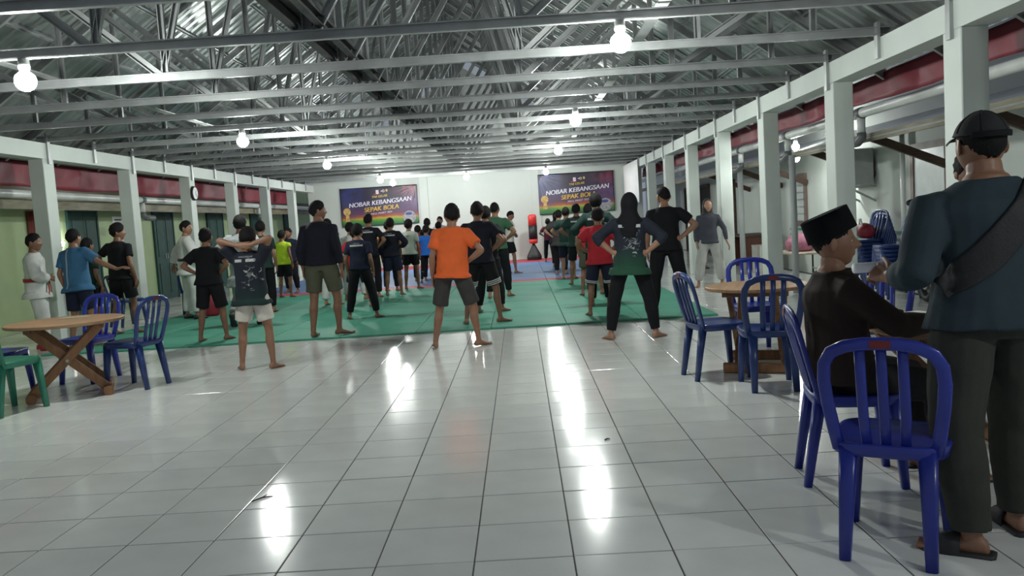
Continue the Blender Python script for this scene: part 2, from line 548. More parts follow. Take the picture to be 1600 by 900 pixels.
for q, (y, w, z0_, z1_, nl) in enumerate(((16.3, .28, .98, 1.80, 6), (11.15, .42, 1.02, 1.95, 1))):
    d = empty('window_%d' % (q + 1), (WR, y, 0), kind='structure')
    t_ = .09
    obj('frame', mesh('frame', join([box(-.05, 0, -w - t_, -w, z0_ - t_, z1_ + t_), box(-.05, 0, w, w + t_, z0_ - t_, z1_ + t_),
                                     box(-.05, 0, -w, w, z0_ - t_, z0_), box(-.05, 0, -w, w, z1_, z1_ + t_)]), m_wframe), None, d)
    for i in range(nl):
        h = (z1_ - z0_) / nl
        me = mesh('pane', box(-.03, -.02, -w, w, z0_ + i * h + .012 * (nl > 1), z0_ + (i + 1) * h - .012 * (nl > 1)), m_pane)
        obj('pane', me, None, d)
for q, (a, b_) in enumerate(((21.2, 22.3), (24.0, 25.2), (26.4, 27.4))):
    d = empty('door_%d' % (q + 6), (WR, (a + b_) / 2, 0), kind='structure')
    w = (b_ - a) / 2
    obj('dark_panel', mesh('dark_panel', box(-.012, -.002, -w, w, 0.01, 1.95), m_dark), None, d)  # flat panel on the solid wall; the doorway's darkness is its colour
    obj('frame', mesh('frame', join([box(-.05, -.001, -w - .06, -w, 0, 2.0), box(-.05, -.001, w, w + .06, 0, 2.0), box(-.05, -.001, -w, w, 1.95, 2.02)]), m_brown), None, d)

# ================================================================== LAMPS
def lamp(x, y, z, label, group='hall light bulbs', r=.082, m=m_bulb):
    e = empty('light_bulb', (x, y, z), label=label, category='light bulb', group=group)
    b = [(0, 0, -r), *[(0, 0, -r * cos(t)) for t in (.35, .7, 1.05, 1.4, 1.75, 2.1)], (0, 0, r * .9), (0, 0, r * 1.15)]
    rd = [.004] + [r * sin(t) for t in (.35, .7, 1.05, 1.4, 1.75, 2.1)] + [r * .42, r * .40]
    obj('globe', mesh('globe', tube(b, rd, 18), m, True), None, e)
    obj('socket', mesh('socket', tube([(0, 0, r * 1.1), (0, 0, r * 1.3), (0, 0, r * 2.1)], [r * .5, r * .55, r * .5], 14), m_pvc, True), None, e)
zc = 2.875 - .082 * 2.1
for i, y in enumerate((TRY[4], TRY[8], TRY[12], TRY[18])):
    lamp(.89, y, zc, ('nearest and largest', 'second', 'third', 'farthest')[i] + ' lit bulb of the row right of the hall centre')
for i, y in enumerate((TRY[4], TRY[8], TRY[12], TRY[17])):
    lamp(-3.88, y, zc, ('nearest', 'second', 'third', 'fourth')[i] + ' lit bulb of the row on the left side of the hall')
lamp(-3.72, TRY[18], zc - .04, 'lit bulb just above the left banner on the back wall')
lamp(-1.50, TRY[18], zc, 'lit bulb over the bare white middle of the back wall')
lamp(3.25, 0.9, 2.55, 'lit bulb beside the right colonnade, nearer than its first visible column', r=.066)
for z, w in ((2.26, 'upper'), (2.07, 'lower')):
    lamp(4.62, 14.0, z, w + ' of two lit bulbs outside beyond the right colonnade', 'outside bulbs', r=.06)

# ================================================================== BANNERS
def banner_mat():
    m = bpy.data.materials.new('banner_print')
    m.use_nodes = True
    nt = m.node_tree; N, L = nt.nodes, nt.links
    b = N['Principled BSDF']
    b.inputs['Roughness'].default_value = .38
    tc = N.new('ShaderNodeTexCoord')
    sp = N.new('ShaderNodeSeparateXYZ'); L.new(tc.outputs['Object'], sp.inputs[0])
    nz = N.new('ShaderNodeTexNoise'); nz.inputs['Scale'].default_value = 5; nz.inputs['Detail'].default_value = 6
    L.new(tc.outputs['Object'], nz.inputs['Vector'])
    ad = N.new('ShaderNodeMath'); ad.operation = 'MULTIPLY_ADD'; ad.inputs[1].default_value = .09
    L.new(nz.outputs['Fac'], ad.inputs[0]); L.new(sp.outputs['Z'], ad.inputs[2])
    r = N.new('ShaderNodeValToRGB')
    dv = N.new('ShaderNodeMath'); dv.operation = 'DIVIDE'; dv.inputs[1].default_value = 1.36
    L.new(ad.outputs[0], dv.inputs[0]); L.new(dv.outputs[0], r.inputs['Fac'])
    e = r.color_ramp.elements
    e[0].position = 0; e[0].color = (.008, .09, .06, 1)
    e[1].position = 1; e[1].color = (.022, .016, .030, 1)
    for p, c in ((.10, (.03, .14, .04)), (.17, (.09, .26, .03)), (.215, (.40, .30, .03)), (.25, (.33, .07, .03)), (.33, (.10, .03, .07)), (.48, (.045, .028, .085)), (.70, (.022, .018, .045))):
        q = e.new(p); q.color = (*c, 1)
    prev = r.outputs['Color']
    for cx, cz, rad, col in ((-.95, 1.12, .55, (.035, .05, .24)), (1.0, 1.12, .62, (.22, .03, .06)), (1.15, .6, .6, (.10, .05, .16)), (-1.0, .55, .5, (.04, .045, .11))):
        cm = N.new('ShaderNodeVectorMath'); cm.operation = 'DISTANCE'
        L.new(tc.outputs['Object'], cm.inputs[0]); cm.inputs[1].default_value = (cx, 0, cz)
        mr = N.new('ShaderNodeMapRange'); mr.inputs['From Min'].default_value = 0; mr.inputs['From Max'].default_value = rad
        mr.inputs['To Min'].default_value = .85; mr.inputs['To Max'].default_value = 0
        L.new(cm.outputs['Value'], mr.inputs['Value'])
        ml = N.new('ShaderNodeMath'); ml.operation = 'MULTIPLY'
        n2 = N.new('ShaderNodeTexNoise'); n2.inputs['Scale'].default_value = 4 + cx; n2.inputs['Detail'].default_value = 4
        L.new(tc.outputs['Object'], n2.inputs['Vector'])
        n3 = N.new('ShaderNodeMapRange'); n3.inputs['From Min'].default_value = .35; n3.inputs['From Max'].default_value = .6
        L.new(n2.outputs['Fac'], n3.inputs['Value'])
        L.new(mr.outputs['Result'], ml.inputs[0]); L.new(n3.outputs['Result'], ml.inputs[1])
        mx = N.new('ShaderNodeMix'); mx.data_type = 'RGBA'
        L.new(ml.outputs[0], mx.inputs['Factor']); L.new(prev, mx.inputs[6]); mx.inputs[7].default_value = (*col, 1)
        prev = mx.outputs[2]
    L.new(prev, b.inputs['Base Color'])
    return m
m_banner = banner_mat()
m_tw = mat('banner_white', (.62, .60, .68), .5, var=.12, vscale=20)
m_ty = mat('banner_yellow', (.62, .42, .06), .5, var=.2, vscale=20)
m_darkprint = mat('banner_lettering_edge', (.012, .008, .03), .5)  # dark print behind the big lettering and inside one crest
m_gold = mat('banner_gold', (.50, .32, .10), .5, var=.35, vscale=25)
m_ballp = mat('banner_ball', (.16, .17, .22), .5, col2=(.40, .38, .36), vscale=14)
m_crest = mat('banner_crest', (.60, .50, .52), .5, var=.2, vscale=30)

def banner(x0, x1, z0, z1, label, fold):
    w, h = x1 - x0, z1 - z0
    e = empty('banner', ((x0 + x1) / 2, YB - .058, z0), label=label, category='banner')
    def wr_(x, z):
        a = np.clip(1 - abs(abs(x) - w / 2) * 0 , 0, 1)
        d = np.hypot(x - fold * w / 2, z - h)
        ang = math.atan2(h - z + 1e-3, abs(x - fold * w / 2) + 1e-3)
        return -(.010 * sin(ang * 17) * math.exp(-(d / .75) ** 2) + .004 * sin(x * 5 + z * 3))
    nx, nz = 60, 30
    v = [(-w / 2 + w * i / nx, wr_(-w / 2 + w * i / nx, h * j / nz), h * j / nz) for i in range(nx + 1) for j in range(nz + 1)]
    f = [(i * (nz + 1) + j, (i + 1) * (nz + 1) + j, (i + 1) * (nz + 1) + j + 1, i * (nz + 1) + j + 1) for i in range(nx) for j in range(nz)]
    o = obj('sheet', mesh('sheet', (v, f), m_banner, True), None, e)
    o.modifiers.new('t', 'SOLIDIFY').thickness = .002
    def put(nm, vf, m_, off):
        vv = [(p[0], wr_(p[0], p[2]) - off, p[2]) for p in vf[0]]
        return obj(nm, mesh(nm, (vv, vf[1]), m_), None, e)
    ca, sa = cos(radians(3.6)), sin(radians(3.6))
    def tilt(vf, cx, cz):
        return [(p[0] * ca - p[2] * sa + cx, 0, p[0] * sa + p[2] * ca + cz) for p in vf[0]], vf[1]
    for s, size, cx, cz, m_, bold in (('TNI GELAR', .105, .02, .95, m_ty, .003), ('NOBAR KEBANGSAAN', .205, .03, .755, m_tw, .007),
                                      ('SEPAK BOLA', .205, .06, .555, m_ty, .007), ('PALU, MARET 2025', .085, .05, .405, m_tw, .002)):
        t = text_vf(s, size, 0, 0, .18, 0)
        t = join([(t[0] + V(q * bold, 0, 0), t[1]) for q in (-1, 0, 1)])
        if size > .2:
            put('lettering_edge', tilt((t[0] * V(1.008, 1, 1.0) + V(.012, 0, -.012), t[1]), cx, cz), m_darkprint, .008)
        put('lettering', tilt(t, cx, cz), m_, .012)
    def disc(cx, cz, rx, rz, n=26):
        return [(cx + rx * cos(2 * pi * i / n), 0, cz + rz * sin(2 * pi * i / n)) for i in range(n)], [tuple(range(n))]
    def poly(pts):
        return [(a, 0, b_) for a, b_ in pts], [tuple(range(len(pts)))]
    # generic gold cup and a ball, printed crests at the top
    put('printed_cup', disc(-w / 2 + .19, .50, .12, .125), m_gold, .008)
    put('printed_cup', poly([(-w / 2 + .13, .18), (-w / 2 + .27, .18), (-w / 2 + .245, .42), (-w / 2 + .15, .42)]), m_gold, .010)
    put('printed_ball', disc(w / 2 - .30, .22, .21, .21), m_ballp, .008)
    put('printed_ball', disc(w / 2 - .32, .33, .11, .05), mat('banner_blue', (.03, .06, .22), .5), .011)
    put('printed_crest', poly([(-.09, 1.06), (-.07, 1.03), (-.04, 1.02), (-.01, 1.03), (.01, 1.06), (.005, 1.16), (-.085, 1.16)]), m_crest, .008)
    put('printed_crest', poly([(-.17, 1.02), (.05, 1.03), (.02, 1.045), (-.14, 1.04)]), mat('banner_ribbon', (.45, .06, .10), .5), .006)
    put('printed_crest', disc(.16, 1.12, .042, .042), m_crest, .008)
    put('printed_crest', disc(.16, 1.12, .024, .024), m_darkprint, .011)
    put('printed_crest', poly([(.06, 1.115), (.12, 1.10), (.12, 1.14)]), m_crest, .008)
    put('printed_crest', disc(.27, 1.13, .035, .045), m_gold, .008)
banner(-5.83, -3.29, 1.43, 2.70, 'purple football screening banner at the left end of the back wall', 1)
banner(.69, 3.17, 1.44, 2.76, 'purple football screening banner at the right end of the back wall', -1)
# white screen cloth at the far end of the right colonnade
n_ = 24
sv = [(XR - .05 + .012 * sin(i * .9) * (z < 2.5), 24.0 + 3.3 * i / n_, z) for i in range(n_ + 1) for z in (1.62, 2.0, 2.4, 2.84)]
sf = [(i * 4 + j, i * 4 + 4 + j, i * 4 + 5 + j, i * 4 + 1 + j) for i in range(n_) for j in range(3)]
obj('screen_cloth', mesh('screen_cloth', (sv, sf), m_paper, True), None, None, label='white screen cloth hung on the far end of the right colonnade', category='screen').modifiers.new('t', 'SOLIDIFY').thickness = .004

# ================================================================== FURNITURE
def chair_parts(m_):
    P_ = []
    seat = loft([(V(0, 0, z), V(a, 0, 0), V(0, b_, 0)) for z, a, b_ in ((.392, .196, .192), (.395, .203, .199), (.435, .213, .209), (.446, .208, .204), (.445, .193, .189), (.436, .15, .146), (.433, .08, .08), (.432, .01, .01))], 28, .45)
    P_.append(('seat', mesh('seat', seat, m_, True)))
    for s in (-1, 1):
        for (xt, yt, xb, yb) in ((.155, .160, .180, .195), (.136, -.165, .148, -.235)):
            lg = tube([(s * xt, yt, .425), (s * (xt + xb) / 2, (yt + yb) / 2, .22), (s * xb, yb, 0)], [(.036, .030), (.029, .024), (.022, .019)], 10, (1, 0, 0), power=.55)
            P_.append(('leg', mesh('leg', lg, m_, True)))
    pts, rd = [], []
    for x_, y_, z_ in ((-.168, -.172, .415), (-.182, -.195, .50), (-.196, -.222, .60), (-.203, -.245, .69), (-.197, -.262, .755), (-.172, -.273, .80), (-.122, -.280, .825), (-.06, -.284, .836), (0, -.285, .838)):
        pts.append((x_, y_, z_)); rd.append((.024, .013))
    pts = pts + [(-a, b_, c) for a, b_, c in pts[-2::-1]]
    T_ = []
    bf = tube(pts, [(.013, .024)] * len(pts), 10, (0, 1, -.25), power=.7)
    P_.append(('back_frame', mesh('back_frame', bf, m_, True)))
    for x_ in (-.072, 0, .072):
        sl = tube([(x_ * .9, -.185, .425), (x_, -.215, .55), (x_, -.25, .68), (x_, -.282, .825)], [(.008, .019)] * 4, 8, (0, 1, -.25), power=.6)
        P_.append(('slat', mesh('slat', sl, m_, True)))
    st = bevel(mesh('sticker', box(-.035, .035, -.302, -.298, .822, .850), m_stick), .001)
    P_.append(('sticker', st))
    return P_
CH = {'blue': chair_parts(m_blue), 'deep': chair_parts(m_blued), 'green': chair_parts(m_gplast)}
def chair(kind, x, y, face, label, z=0, group='plastic chairs', parts=True):
    e = empty('plastic_chair', (x, y, z), radians(face), label=label, category='chair', group=group)
    for n, me in CH[kind]:
        if n == 'sticker' and kind == 'green':
            continue
        obj(n, me, None, e)
    return e
chair('blue', 1.40, 3.22, -30, 'empty blue plastic chair in the right foreground with its back to the camera')
chair('blue', 1.56, 4.04, -100, 'blue plastic chair carrying the seated person in the black cap')
chair('deep', 1.53, 6.72, -80, 'blue plastic chair left of the right round table, seen from its side')
chair('deep', 1.80, 6.22, -6, 'dark blue plastic chair with red sticker in front of the right round table')
chair('blue', 2.14, 7.72, 176, 'bright blue plastic chair behind the right round table, facing the camera')
chair('blue', 2.55, 6.05, 150, 'blue plastic chair glimpsed between the seated person and the capped person')
chair('deep', -3.71, 7.83, 74, 'blue plastic chair on the right side of the left round table')
chair('blue', -4.42, 8.35, 168, 'blue plastic chair behind the left round table')
chair('green', -4.40, 6.97, -17, 'green plastic chair at the left edge of the picture')
chair('blue', -4.86, 7.60, -86, 'blue plastic chair half cut off behind the green chair')
chair('deep', -5.85, 14.75, 20, 'dark blue plastic chair just right of the second left column', z=.026)
chair('deep', -6.55, 13.75, -30, 'dark blue plastic chair in front of the second left column')

def round_table(x, y, rz, r, z, label):
    e = empty('round_table', (x, y, 0), radians(rz), label=label, category='table', group='round folding tables')
    top = loft([(V(0, 0, q), V(a, 0, 0), V(0, a, 0)) for q, a in ((z - .03, r - .006), (z - .026, r), (z - .004, r), (z, r - .005))], 56)
    obj('table_top', mesh('table_top', top, m_ply), None, e)
    for s in (-1, 1):
        yy = s * r * .42
        for t in (-1, 1):
            me = mesh('leg', bar((-t * .30, yy + t * .022, z - .04), (t * .31, yy + t * .022, .05), .04, .075), m_plyedge)
            obj('leg', bevel(me, .005), None, e)
        obj('bolt', mesh('bolt', tube([(0, yy - .05, z * .5), (0, yy + .05, z * .5)], [.014] * 2, 8), m_steel), None, e)
    for s in (-1, 1):
        me = mesh('foot_rail', tube([(s * .31, -r * .62, .042), (s * .31, r * .62, .042)], [(.04, .042)] * 2, 12, (1, 0, 0), power=.6), m_plyedge)
        obj('foot_rail', me, None, e)
        obj('top_rail', mesh('top_rail', bar((s * .29, -r * .6, z - .05), (s * .29, r * .6, z - .05), .05, .04), m_plyedge), None, e)
    obj('stretcher', mesh('stretcher', bar((0, -r * .42, z * .5), (0, r * .42, z * .5), .03, .03), m_plyedge), None, e)
    return e
round_table(-4.22, 7.62, 25, .50, .69, 'round plywood table on crossed wooden legs at the left')
round_table(1.96, 7.02, 70, .43, .69, 'round plywood table among blue chairs at the right')
round_table(2.22, 4.32, 10, .45, .70, 'round table half hidden behind the capped person at the right edge')
me = mesh('paper_sheet', box(-.15, .15, -.105, .105, 0, .004), m_paper)
obj('paper_sheet', me, None, None, (2.12, 4.58, .702), (0, 0, .4), label='white paper lying on the table beside the seated person', category='paper')
obj('leaflet', mesh('leaflet', box(-.13, .13, -.07, .07, 0, .003), mat('dull_paper', (.42, .36, .24), .7)), None, None, (-4.25, 7.85, .692), (0, 0, .2), label='pale leaflet lying on the left round table', category='paper')

# punching bag against the back wall
e = empty('punching_bag', (.42, 26.9, .026), label='free standing red and black punching bag near the back wall', category='punching bag')
obj('base', bevel(mesh('base', loft([(V(0, 0, z), V(a, 0, 0), V(0, a, 0)) for z, a in ((0, .23), (.10, .24), (.16, .22), (.38, .10), (.46, .07))], 20, .6), m_black), .01), None, e)
obj('pole', mesh('pole', tube([(0, 0, .44), (0, 0, .56)], [.05] * 2, 12), m_black, True), None, e)
bd = [(.52, .10), (.54, .135), (.66, .138)], [(.66, .139), (1.10, .139)], [(1.10, .138), (1.40, .136), (1.44, .11), (1.455, .03)]
for nm, rr, m_ in (('lower_pad', bd[0], m_bagred), ('middle_band', bd[1], m_black), ('upper_pad', bd[2], m_bagred)):
    obj(nm, mesh(nm, loft([(V(0, 0, z), V(a, 0, 0), V(0, a, 0)) for z, a in rr], 24), m_, True), None, e)

# clock on the left colonnade
e = empty('wall_clock', (XL + .012, TRY[12] - .02, 2.30), label='round white wall clock on the third left column', category='clock')
obj('case', mesh('case', tube([(0, 0, 0), (.04, 0, 0)], [.15, .145], 28), m_black, True), None, e)
obj('face', mesh('face', tube([(.041, 0, 0), (.044, 0, 0)], [.125, .125], 28), m_paper), None, e)
for a, l in ((.6, .07), (2.4, .10)):
    obj('hand', mesh('hand', bar((.047, 0, 0), (.047, l * sin(a), l * cos(a)), .008, .004, (1, 0, 0)), m_black), None, e)
# paper notices on the green wall
for z0_, z1_, lb in ((1.62, 1.92, 'upper white notice sheet taped to the pale green wall'), (1.22, 1.60, 'lower white notice sheet taped to the pale green wall')):
    e = empty('notice', (WL + .004, 17.35, 0), label=lb, category='notice')
    obj('sheet', mesh('sheet', box(0, .004, -.24, .24, z0_, z1_), m_paper), None, e)
    for i in range(3):
        obj('print_line', mesh('print_line', box(.0041, .0055, -.15, .15, z0_ + .06 + i * .08, z0_ + .085 + i * .08), m_ink), None, e)
# small wall light at the far left
e = empty('wall_light', (WL + .02, 14.98, 1.42), label='small bright light low on the green wall at the far left', category='light')
obj('backplate', mesh('backplate', tube([(0, 0, 0), (.03, 0, 0)], [.06, .055], 16), m_pvc), None, e)
obj('globe', mesh('globe', ico((.07, 0, 0), (.045, .06, .045), 14, 10), emit('wall_light_glow', (1, .98, .95), 60), True), None, e)
# air conditioner
e = empty('air_conditioner', (WR, 13.2, 1.55), label='outdoor air conditioner unit on the right building wall', category='air conditioner')
obj('casing', bevel(mesh('casing', box(-.36, -.06, -.40, .40, 0, .55), mat('ac_casing', (.36, .38, .36), .5, var=.1)), .015, 2), None, e)
obj('fan_guard', mesh('fan_guard', tube([(-.362, .1, .27), (-.375, .1, .27)], [.2, .19], 24), m_pvcgrey), None, e)
for q in (-.3, .3):
    obj('bracket', mesh('bracket', join([bar((0, q, -.02), (-.42, q, -.02), .04, .03), bar((0, q, -.25), (-.40, q, -.03), .03, .03)]), m_steel), None, e)
# things along the right corridor
for i in range(7):
    chair('deep', 5.02 - .004 * i, 12.1 + .028 * i, 100, ('lowest', 'second', 'third', 'fourth', 'fifth', 'sixth', 'topmost')[i] + ' chair of the blue stack by the right building wall', z=.052 * i, group='stacked blue chairs')
for i in range(6):
    chair('deep', 5.0 - .004 * i, 11.2 + .028 * i, 85, ('lowest', 'second', 'third', 'fourth', 'fifth', 'topmost')[i] + ' chair of the nearer blue stack beside the dark scooter', z=.052 * i, group='stacked blue chairs, nearer')
e = empty('duffel_bag', (5.0, 12.25, .76), radians(80), label='red bag lying on top of a stack of blue chairs', category='bag')
m_rb = mat('red_bag_cloth', (.22, .012, .025), .6, var=.25, vscale=9, bump=.3, bscale=14)
obj('body', mesh('body', tube([(-.22, 0, .10), (-.17, 0, .11), (0, 0, .12), (.17, 0, .11), (.22, 0, .10)], [(.06, .05), (.11, .10), (.12, .115), (.11, .10), (.06, .05)], 16, (0, 1, 0)), m_rb, True), None, e)
obj('handle', mesh('handle', tube([(-.10, .05, .20), (-.05, .06, .29), (.05, .06, .29), (.10, .05, .20)], [.012] * 4, 8), m_paper, True), None, e)
e = empty('desk', (5.02, 18.3, 0), label='brown wooden desk against the right building wall', category='desk')
obj('desk_top', bevel(mesh('desk_top', box(-.36, .36, -.75, .75, .68, .72), m_brown), .006), None, e)
m_rbw = mat('reddish_timber', (.10, .035, .022), .5, var=.3, vscale=3, stretch=(6, 6, 1))
for q in (-.7, .7):
    obj('side_panel', mesh('side_panel', box(-.33, .33, q - .02, q + .02, 0, .68), m_rbw), None, e)
obj('back_panel', mesh('back_panel', box(.30, .33, -.68, .68, .15, .68), m_rbw), None, e)
e = empty('box_stack', (4.85, 16.6, 0), label='pale cardboard box standing beside the brown desk', category='box')
obj('carton', bevel(mesh('carton', box(-.22, .22, -.3, .3, 0.0, .52), mat('pale_card', (.40, .39, .35), .8, var=.12)), .006), None, e)
obj('lid', bevel(mesh('lid', box(-.225, .225, -.305, .305, .521, .55), MATS['pale_card']), .004), None, e)
e = empty('side_table', (4.75, 14.1, 0), label='low metal table with a pink bag on it', category='table')
obj('table_top', bevel(mesh('table_top', box(-.35, .35, -.6, .6, .50, .53), mat('pale_board', (.45, .38, .30), .5)), .005), None, e)
for a in (-.32, .32):
    for q in (-.56, .56):
        obj('leg', mesh('leg', tube([(a, q, 0), (a, q, .50)], [.016] * 2, 8), m_black, True), None, e)
    obj('rail', mesh('rail', tube([(a, -.56, .2), (a, .56, .2)], [.012] * 2, 8), m_steel, True), None, e)
e = empty('backpack', (4.72, 14.25, .531), label='pink bag lying on the low metal table', category='bag')
m_pk = mat('pink_bag_cloth', (.36, .13, .20), .7, var=.3, vscale=10, bump=.3, bscale=12)
obj('body', mesh('body', loft([(V(0, 0, z), V(a, 0, 0), V(0, b_, 0)) for z, a, b_ in ((0, .14, .30), (.03, .19, .36), (.15, .19, .36), (.25, .14, .28), (.29, .05, .10))], 18, .8), m_pk, True), None, e)
obj('pocket', mesh('pocket', ico((-.17, .02, .12), (.05, .18, .09), 12, 8), m_pk, True), None, e)
# parked scooter, mostly hidden
e = empty('scooter', (5.02, 9.9, 0), radians(-4), label='dark scooter parked by the right building wall behind the capped person', category='scooter')
m_sc = mat('scooter_paint', (.03, .02, .05), .25, var=.2, coat=.4)
for q in (-.62, .62):
    w = obj('wheel', mesh('wheel', (lambda a: a)(join([tube([(.0 + .0, q + .20 * cos(t), .25 + .20 * sin(t)) for t in np.linspace(0, 2 * pi, 25)], [.05] * 25, 8, (1, 0, 0), caps=False)])), m_black, True), None, e)
    obj('hub', mesh('hub', tube([(-.04, q, .25), (.04, q, .25)], [.09] * 2, 14), m_steel), None, w)
obj('rear_body', mesh('rear_body', tube([(0, -.75, .68), (0, -.5, .62), (0, -.1, .55), (0, .1, .42)], [(.06, .05), (.13, .12), (.15, .13), (.12, .08)], 14, (1, 0, 0)), m_sc, True), None, e)
obj('saddle', mesh('saddle', tube([(0, -.62, .76), (0, -.3, .74), (0, .05, .70)], [(.09, .03), (.13, .05), (.09, .04)], 14, (1, 0, 0), dome=True), m_black, True), None, e)
obj('leg_shield', mesh('leg_shield', tube([(0, .30, .32), (0, .38, .60), (0, .42, .85), (0, .40, 1.0)], [(.17, .05), (.21, .06), (.20, .08), (.10, .07)], 14, (1, 0, 0), dome=True), m_sc, True), None, e)
obj('footboard', mesh('footboard', box(-.13, .13, .0, .36, .27, .33), m_sc), None, e)
obj('fork', mesh('fork', tube([(0, .62, .25), (0, .46, .6)], [.03] * 2, 8), m_steel, True), None, e)
obj('handlebar', mesh('handlebar', tube([(-.33, .30, 1.04), (-.15, .38, 1.03), (.15, .38, 1.03), (.33, .30, 1.04)], [.016] * 4, 8), m_black, True), None, e)
for s in (-1, 1):
    obj('indicator', mesh('indicator', ico((s * .19, .46, .93), (.05, .04, .03), 10, 6), mat('orange_lens', (.55, .14, .02), .3), True), None, e)
    obj('mirror', mesh('mirror', join([tube([(s * .2, .35, 1.05), (s * .26, .36, 1.22)], [.008] * 2, 6), ico((s * .27, .36, 1.26), (.07, .02, .045), 12, 6)]), m_sc, True), None, e)
# footwear on the right floor
m_sand = mat('dark_rubber', (.03, .03, .035), .6)
for i, (x_, y_, a) in enumerate(((3.95, 18.6, .4), (4.12, 18.75, .1), (4.05, 16.9, 1.2), (4.2, 17.0, .9))):
    e = empty('sandal', (x_, y_, .001), a, label='%s sandal of the dark pair left on the floor by the %s right-hand column' % (('left', 'right')[i % 2], 'farther' if i < 2 else 'nearer') , category='sandal', group='sandals left by the far column' if i < 2 else 'sandals left by the near column')
    obj('sole', mesh('sole', loft([(V(0, q, .012), V(w_, 0, 0), V(0, 0, .012)) for q, w_ in ((-.12, .02), (-.10, .04), (0, .036), (.08, .048), (.12, .035))], 12, .7), m_sand, True), None, e)
    obj('strap', mesh('strap', tube([(-.045, .04, .02), (-.02, .05, .055), (.02, .05, .055), (.045, .04, .02)], [(.006, .03)] * 4, 8, (0, 0, 1)), m_sand, True), None, e)
# red bags by the second left column
for x_, y_, sz, lb in ((-5.42, 14.35, (.16, .13, .34), 'tall dark red bag standing beside the second left column'), (-4.86, 14.6, (.17, .14, .30), 'dark red bag on the mat behind the barefoot boys')):
    e = empty('bag', (x_, y_, .026), .3, label=lb, category='bag')
    obj('body', mesh('body', loft([(V(0, 0, z * sz[2] * 1.2), V(a * sz[0], 0, 0), V(0, a * sz[1], 0)) for z, a in ((0, .85), (.08, 1), (.6, 1.02), (.92, .85), (1.0, .5))], 18, .6), m_rb, True), None, e)
    obj('handle', mesh('handle', tube([(-.06, 0, sz[2] * 1.18), (-.03, 0, sz[2] * 1.18 + .06), (.03, 0, sz[2] * 1.18 + .06), (.06, 0, sz[2] * 1.18)], [.01] * 4, 8), m_black, True), None, e)

# ================================================================== PEOPLE
JOBS = []      # meshes to be fused into one continuous surface, all in one pass

def fuse(name, parts, voxel, m, parent, smooth=4, fold=0.0, seed=0, extra=None, keep=None):
    o = obj(name, mesh(name, join(parts), m), None, parent)
    r = o.modifiers.new('fuse', 'REMESH')
    r.mode = 'VOXEL'
    r.voxel_size = voxel
    s = o.modifiers.new('soft', 'SMOOTH')
    s.factor = 0.5
    s.iterations = smooth
    JOBS.append((o, m, fold, seed, extra, keep))
    return o

def fuse_all():
    dg = bpy.context.evaluated_depsgraph_get()
    done = []
    for o, m, fold, seed, extra, keep in JOBS:
        done.append(bpy.data.meshes.new_from_object(o.evaluated_get(dg)))
    for (o, m, fold, seed, extra, keep), me in zip(JOBS, done):
        n = len(me.vertices)
        if fold:
            co = np.empty(n * 3); me.vertices.foreach_get('co', co); co = co.reshape(-1, 3)
            no = np.empty(n * 3); me.vertex_normals.foreach_get('vector', no); no = no.reshape(-1, 3)
            rg = np.random.RandomState(seed)
            d = np.zeros(n)
            w = co + .05 * np.sin(co[:, [1, 2, 0]] * 9 + rg.rand(3) * 6)
            for q in range(7):
                k = rg.normal(size=3) * np.array([1, 1, .75])
                k = k / np.linalg.norm(k) * (14 + 9 * q)
                d += np.sin(w @ k + rg.rand() * 6.3) / (1 + .45 * q)
            d = np.sign(d) * np.abs(d / 2.2) ** 1.2
            co += no * (d * fold)[:, None]
            me.vertices.foreach_set('co', co.ravel())
        if extra:
            bm = bmesh.new()
            bm.from_mesh(me)
            tmp = mesh('tmp', join(extra))
            bm.from_mesh(tmp)
            bm.to_mesh(me)
            bm.free()
            bpy.data.meshes.remove(tmp)
        me.polygons.foreach_set('use_smooth', [True] * len(me.polygons))
        if not me.materials:
            me.materials.append(m)
        me.name = o.name.split('.')[0]
        o.modifiers.clear()
        old = o.data
        o.data = me
        bpy.data.meshes.remove(old)
        if keep:
            keep(o)
    JOBS.clear()

# ---- head: unit height 1, centre at 0, facing +y
def head_shape(p, face=1.0):
    x, y, z = p[:, 0].copy(), p[:, 1].copy(), p[:, 2].copy()
    t = np.clip(-z / .5, 0, 1)
    front = (y > 0)
    x *= 1 - .30 * t ** 1.7
    y = np.where(front, y * (1 - .06 * t), y * (1 - .50 * t ** 1.2)) + .035 * t
    y = np.where(y > .26, .26 + (y - .26) * .80, y)
    f = front * face
    ax = np.abs(x)
    G = lambda a, s: np.exp(-(a / s) ** 2)
    y = y + f * (.088 * G(x, .058) * G(z + .085, .055) + .075 * G(x, .045) * G(z + .03, .07) + .03 * G(x, .04) * G(z - .05, .06))
    y = y + f * .03 * G(ax - .05, .03) * G(z + .10, .035)
    y = y - f * .045 * G(ax - .135, .07) * G(z - .035, .045)
    y = y + f * .022 * G(ax - .13, .10) * G(z - .11, .035)
    y = y + f * .018 * G(ax - .2, .08) * G(z + .08, .08)
    y = y + f * (.030 * G(x, .10) * G(z + .205, .022) + .034 * G(x, .085) * G(z + .255, .025) - .016 * G(x, .10) * G(z + .23, .010))
    y = y + f * .032 * G(x, .10) * G(z + .40, .07)
    return np.stack([x, y, z], 1)

def head_mesh(nu, nv):
    v, f = ico((0, 0, 0), (.345, .43, .5), nu, nv)
    return head_shape(v), f

def ears():
    out = []
    for s in (-1, 1):
        v, f = ico((0, 0, 0), (.028, .075, .135), 10, 8)
        v = v.copy()
        v[:, 1] -= .25 * v[:, 2] * -.3
        v[:, 0] = v[:, 0] * s + s * (.33 + .02) + s * np.maximum(0, -v[:, 1]) * .5
        v[:, 1] -= .03
        v[:, 2] -= .01
        out.append((v, f))
    return out

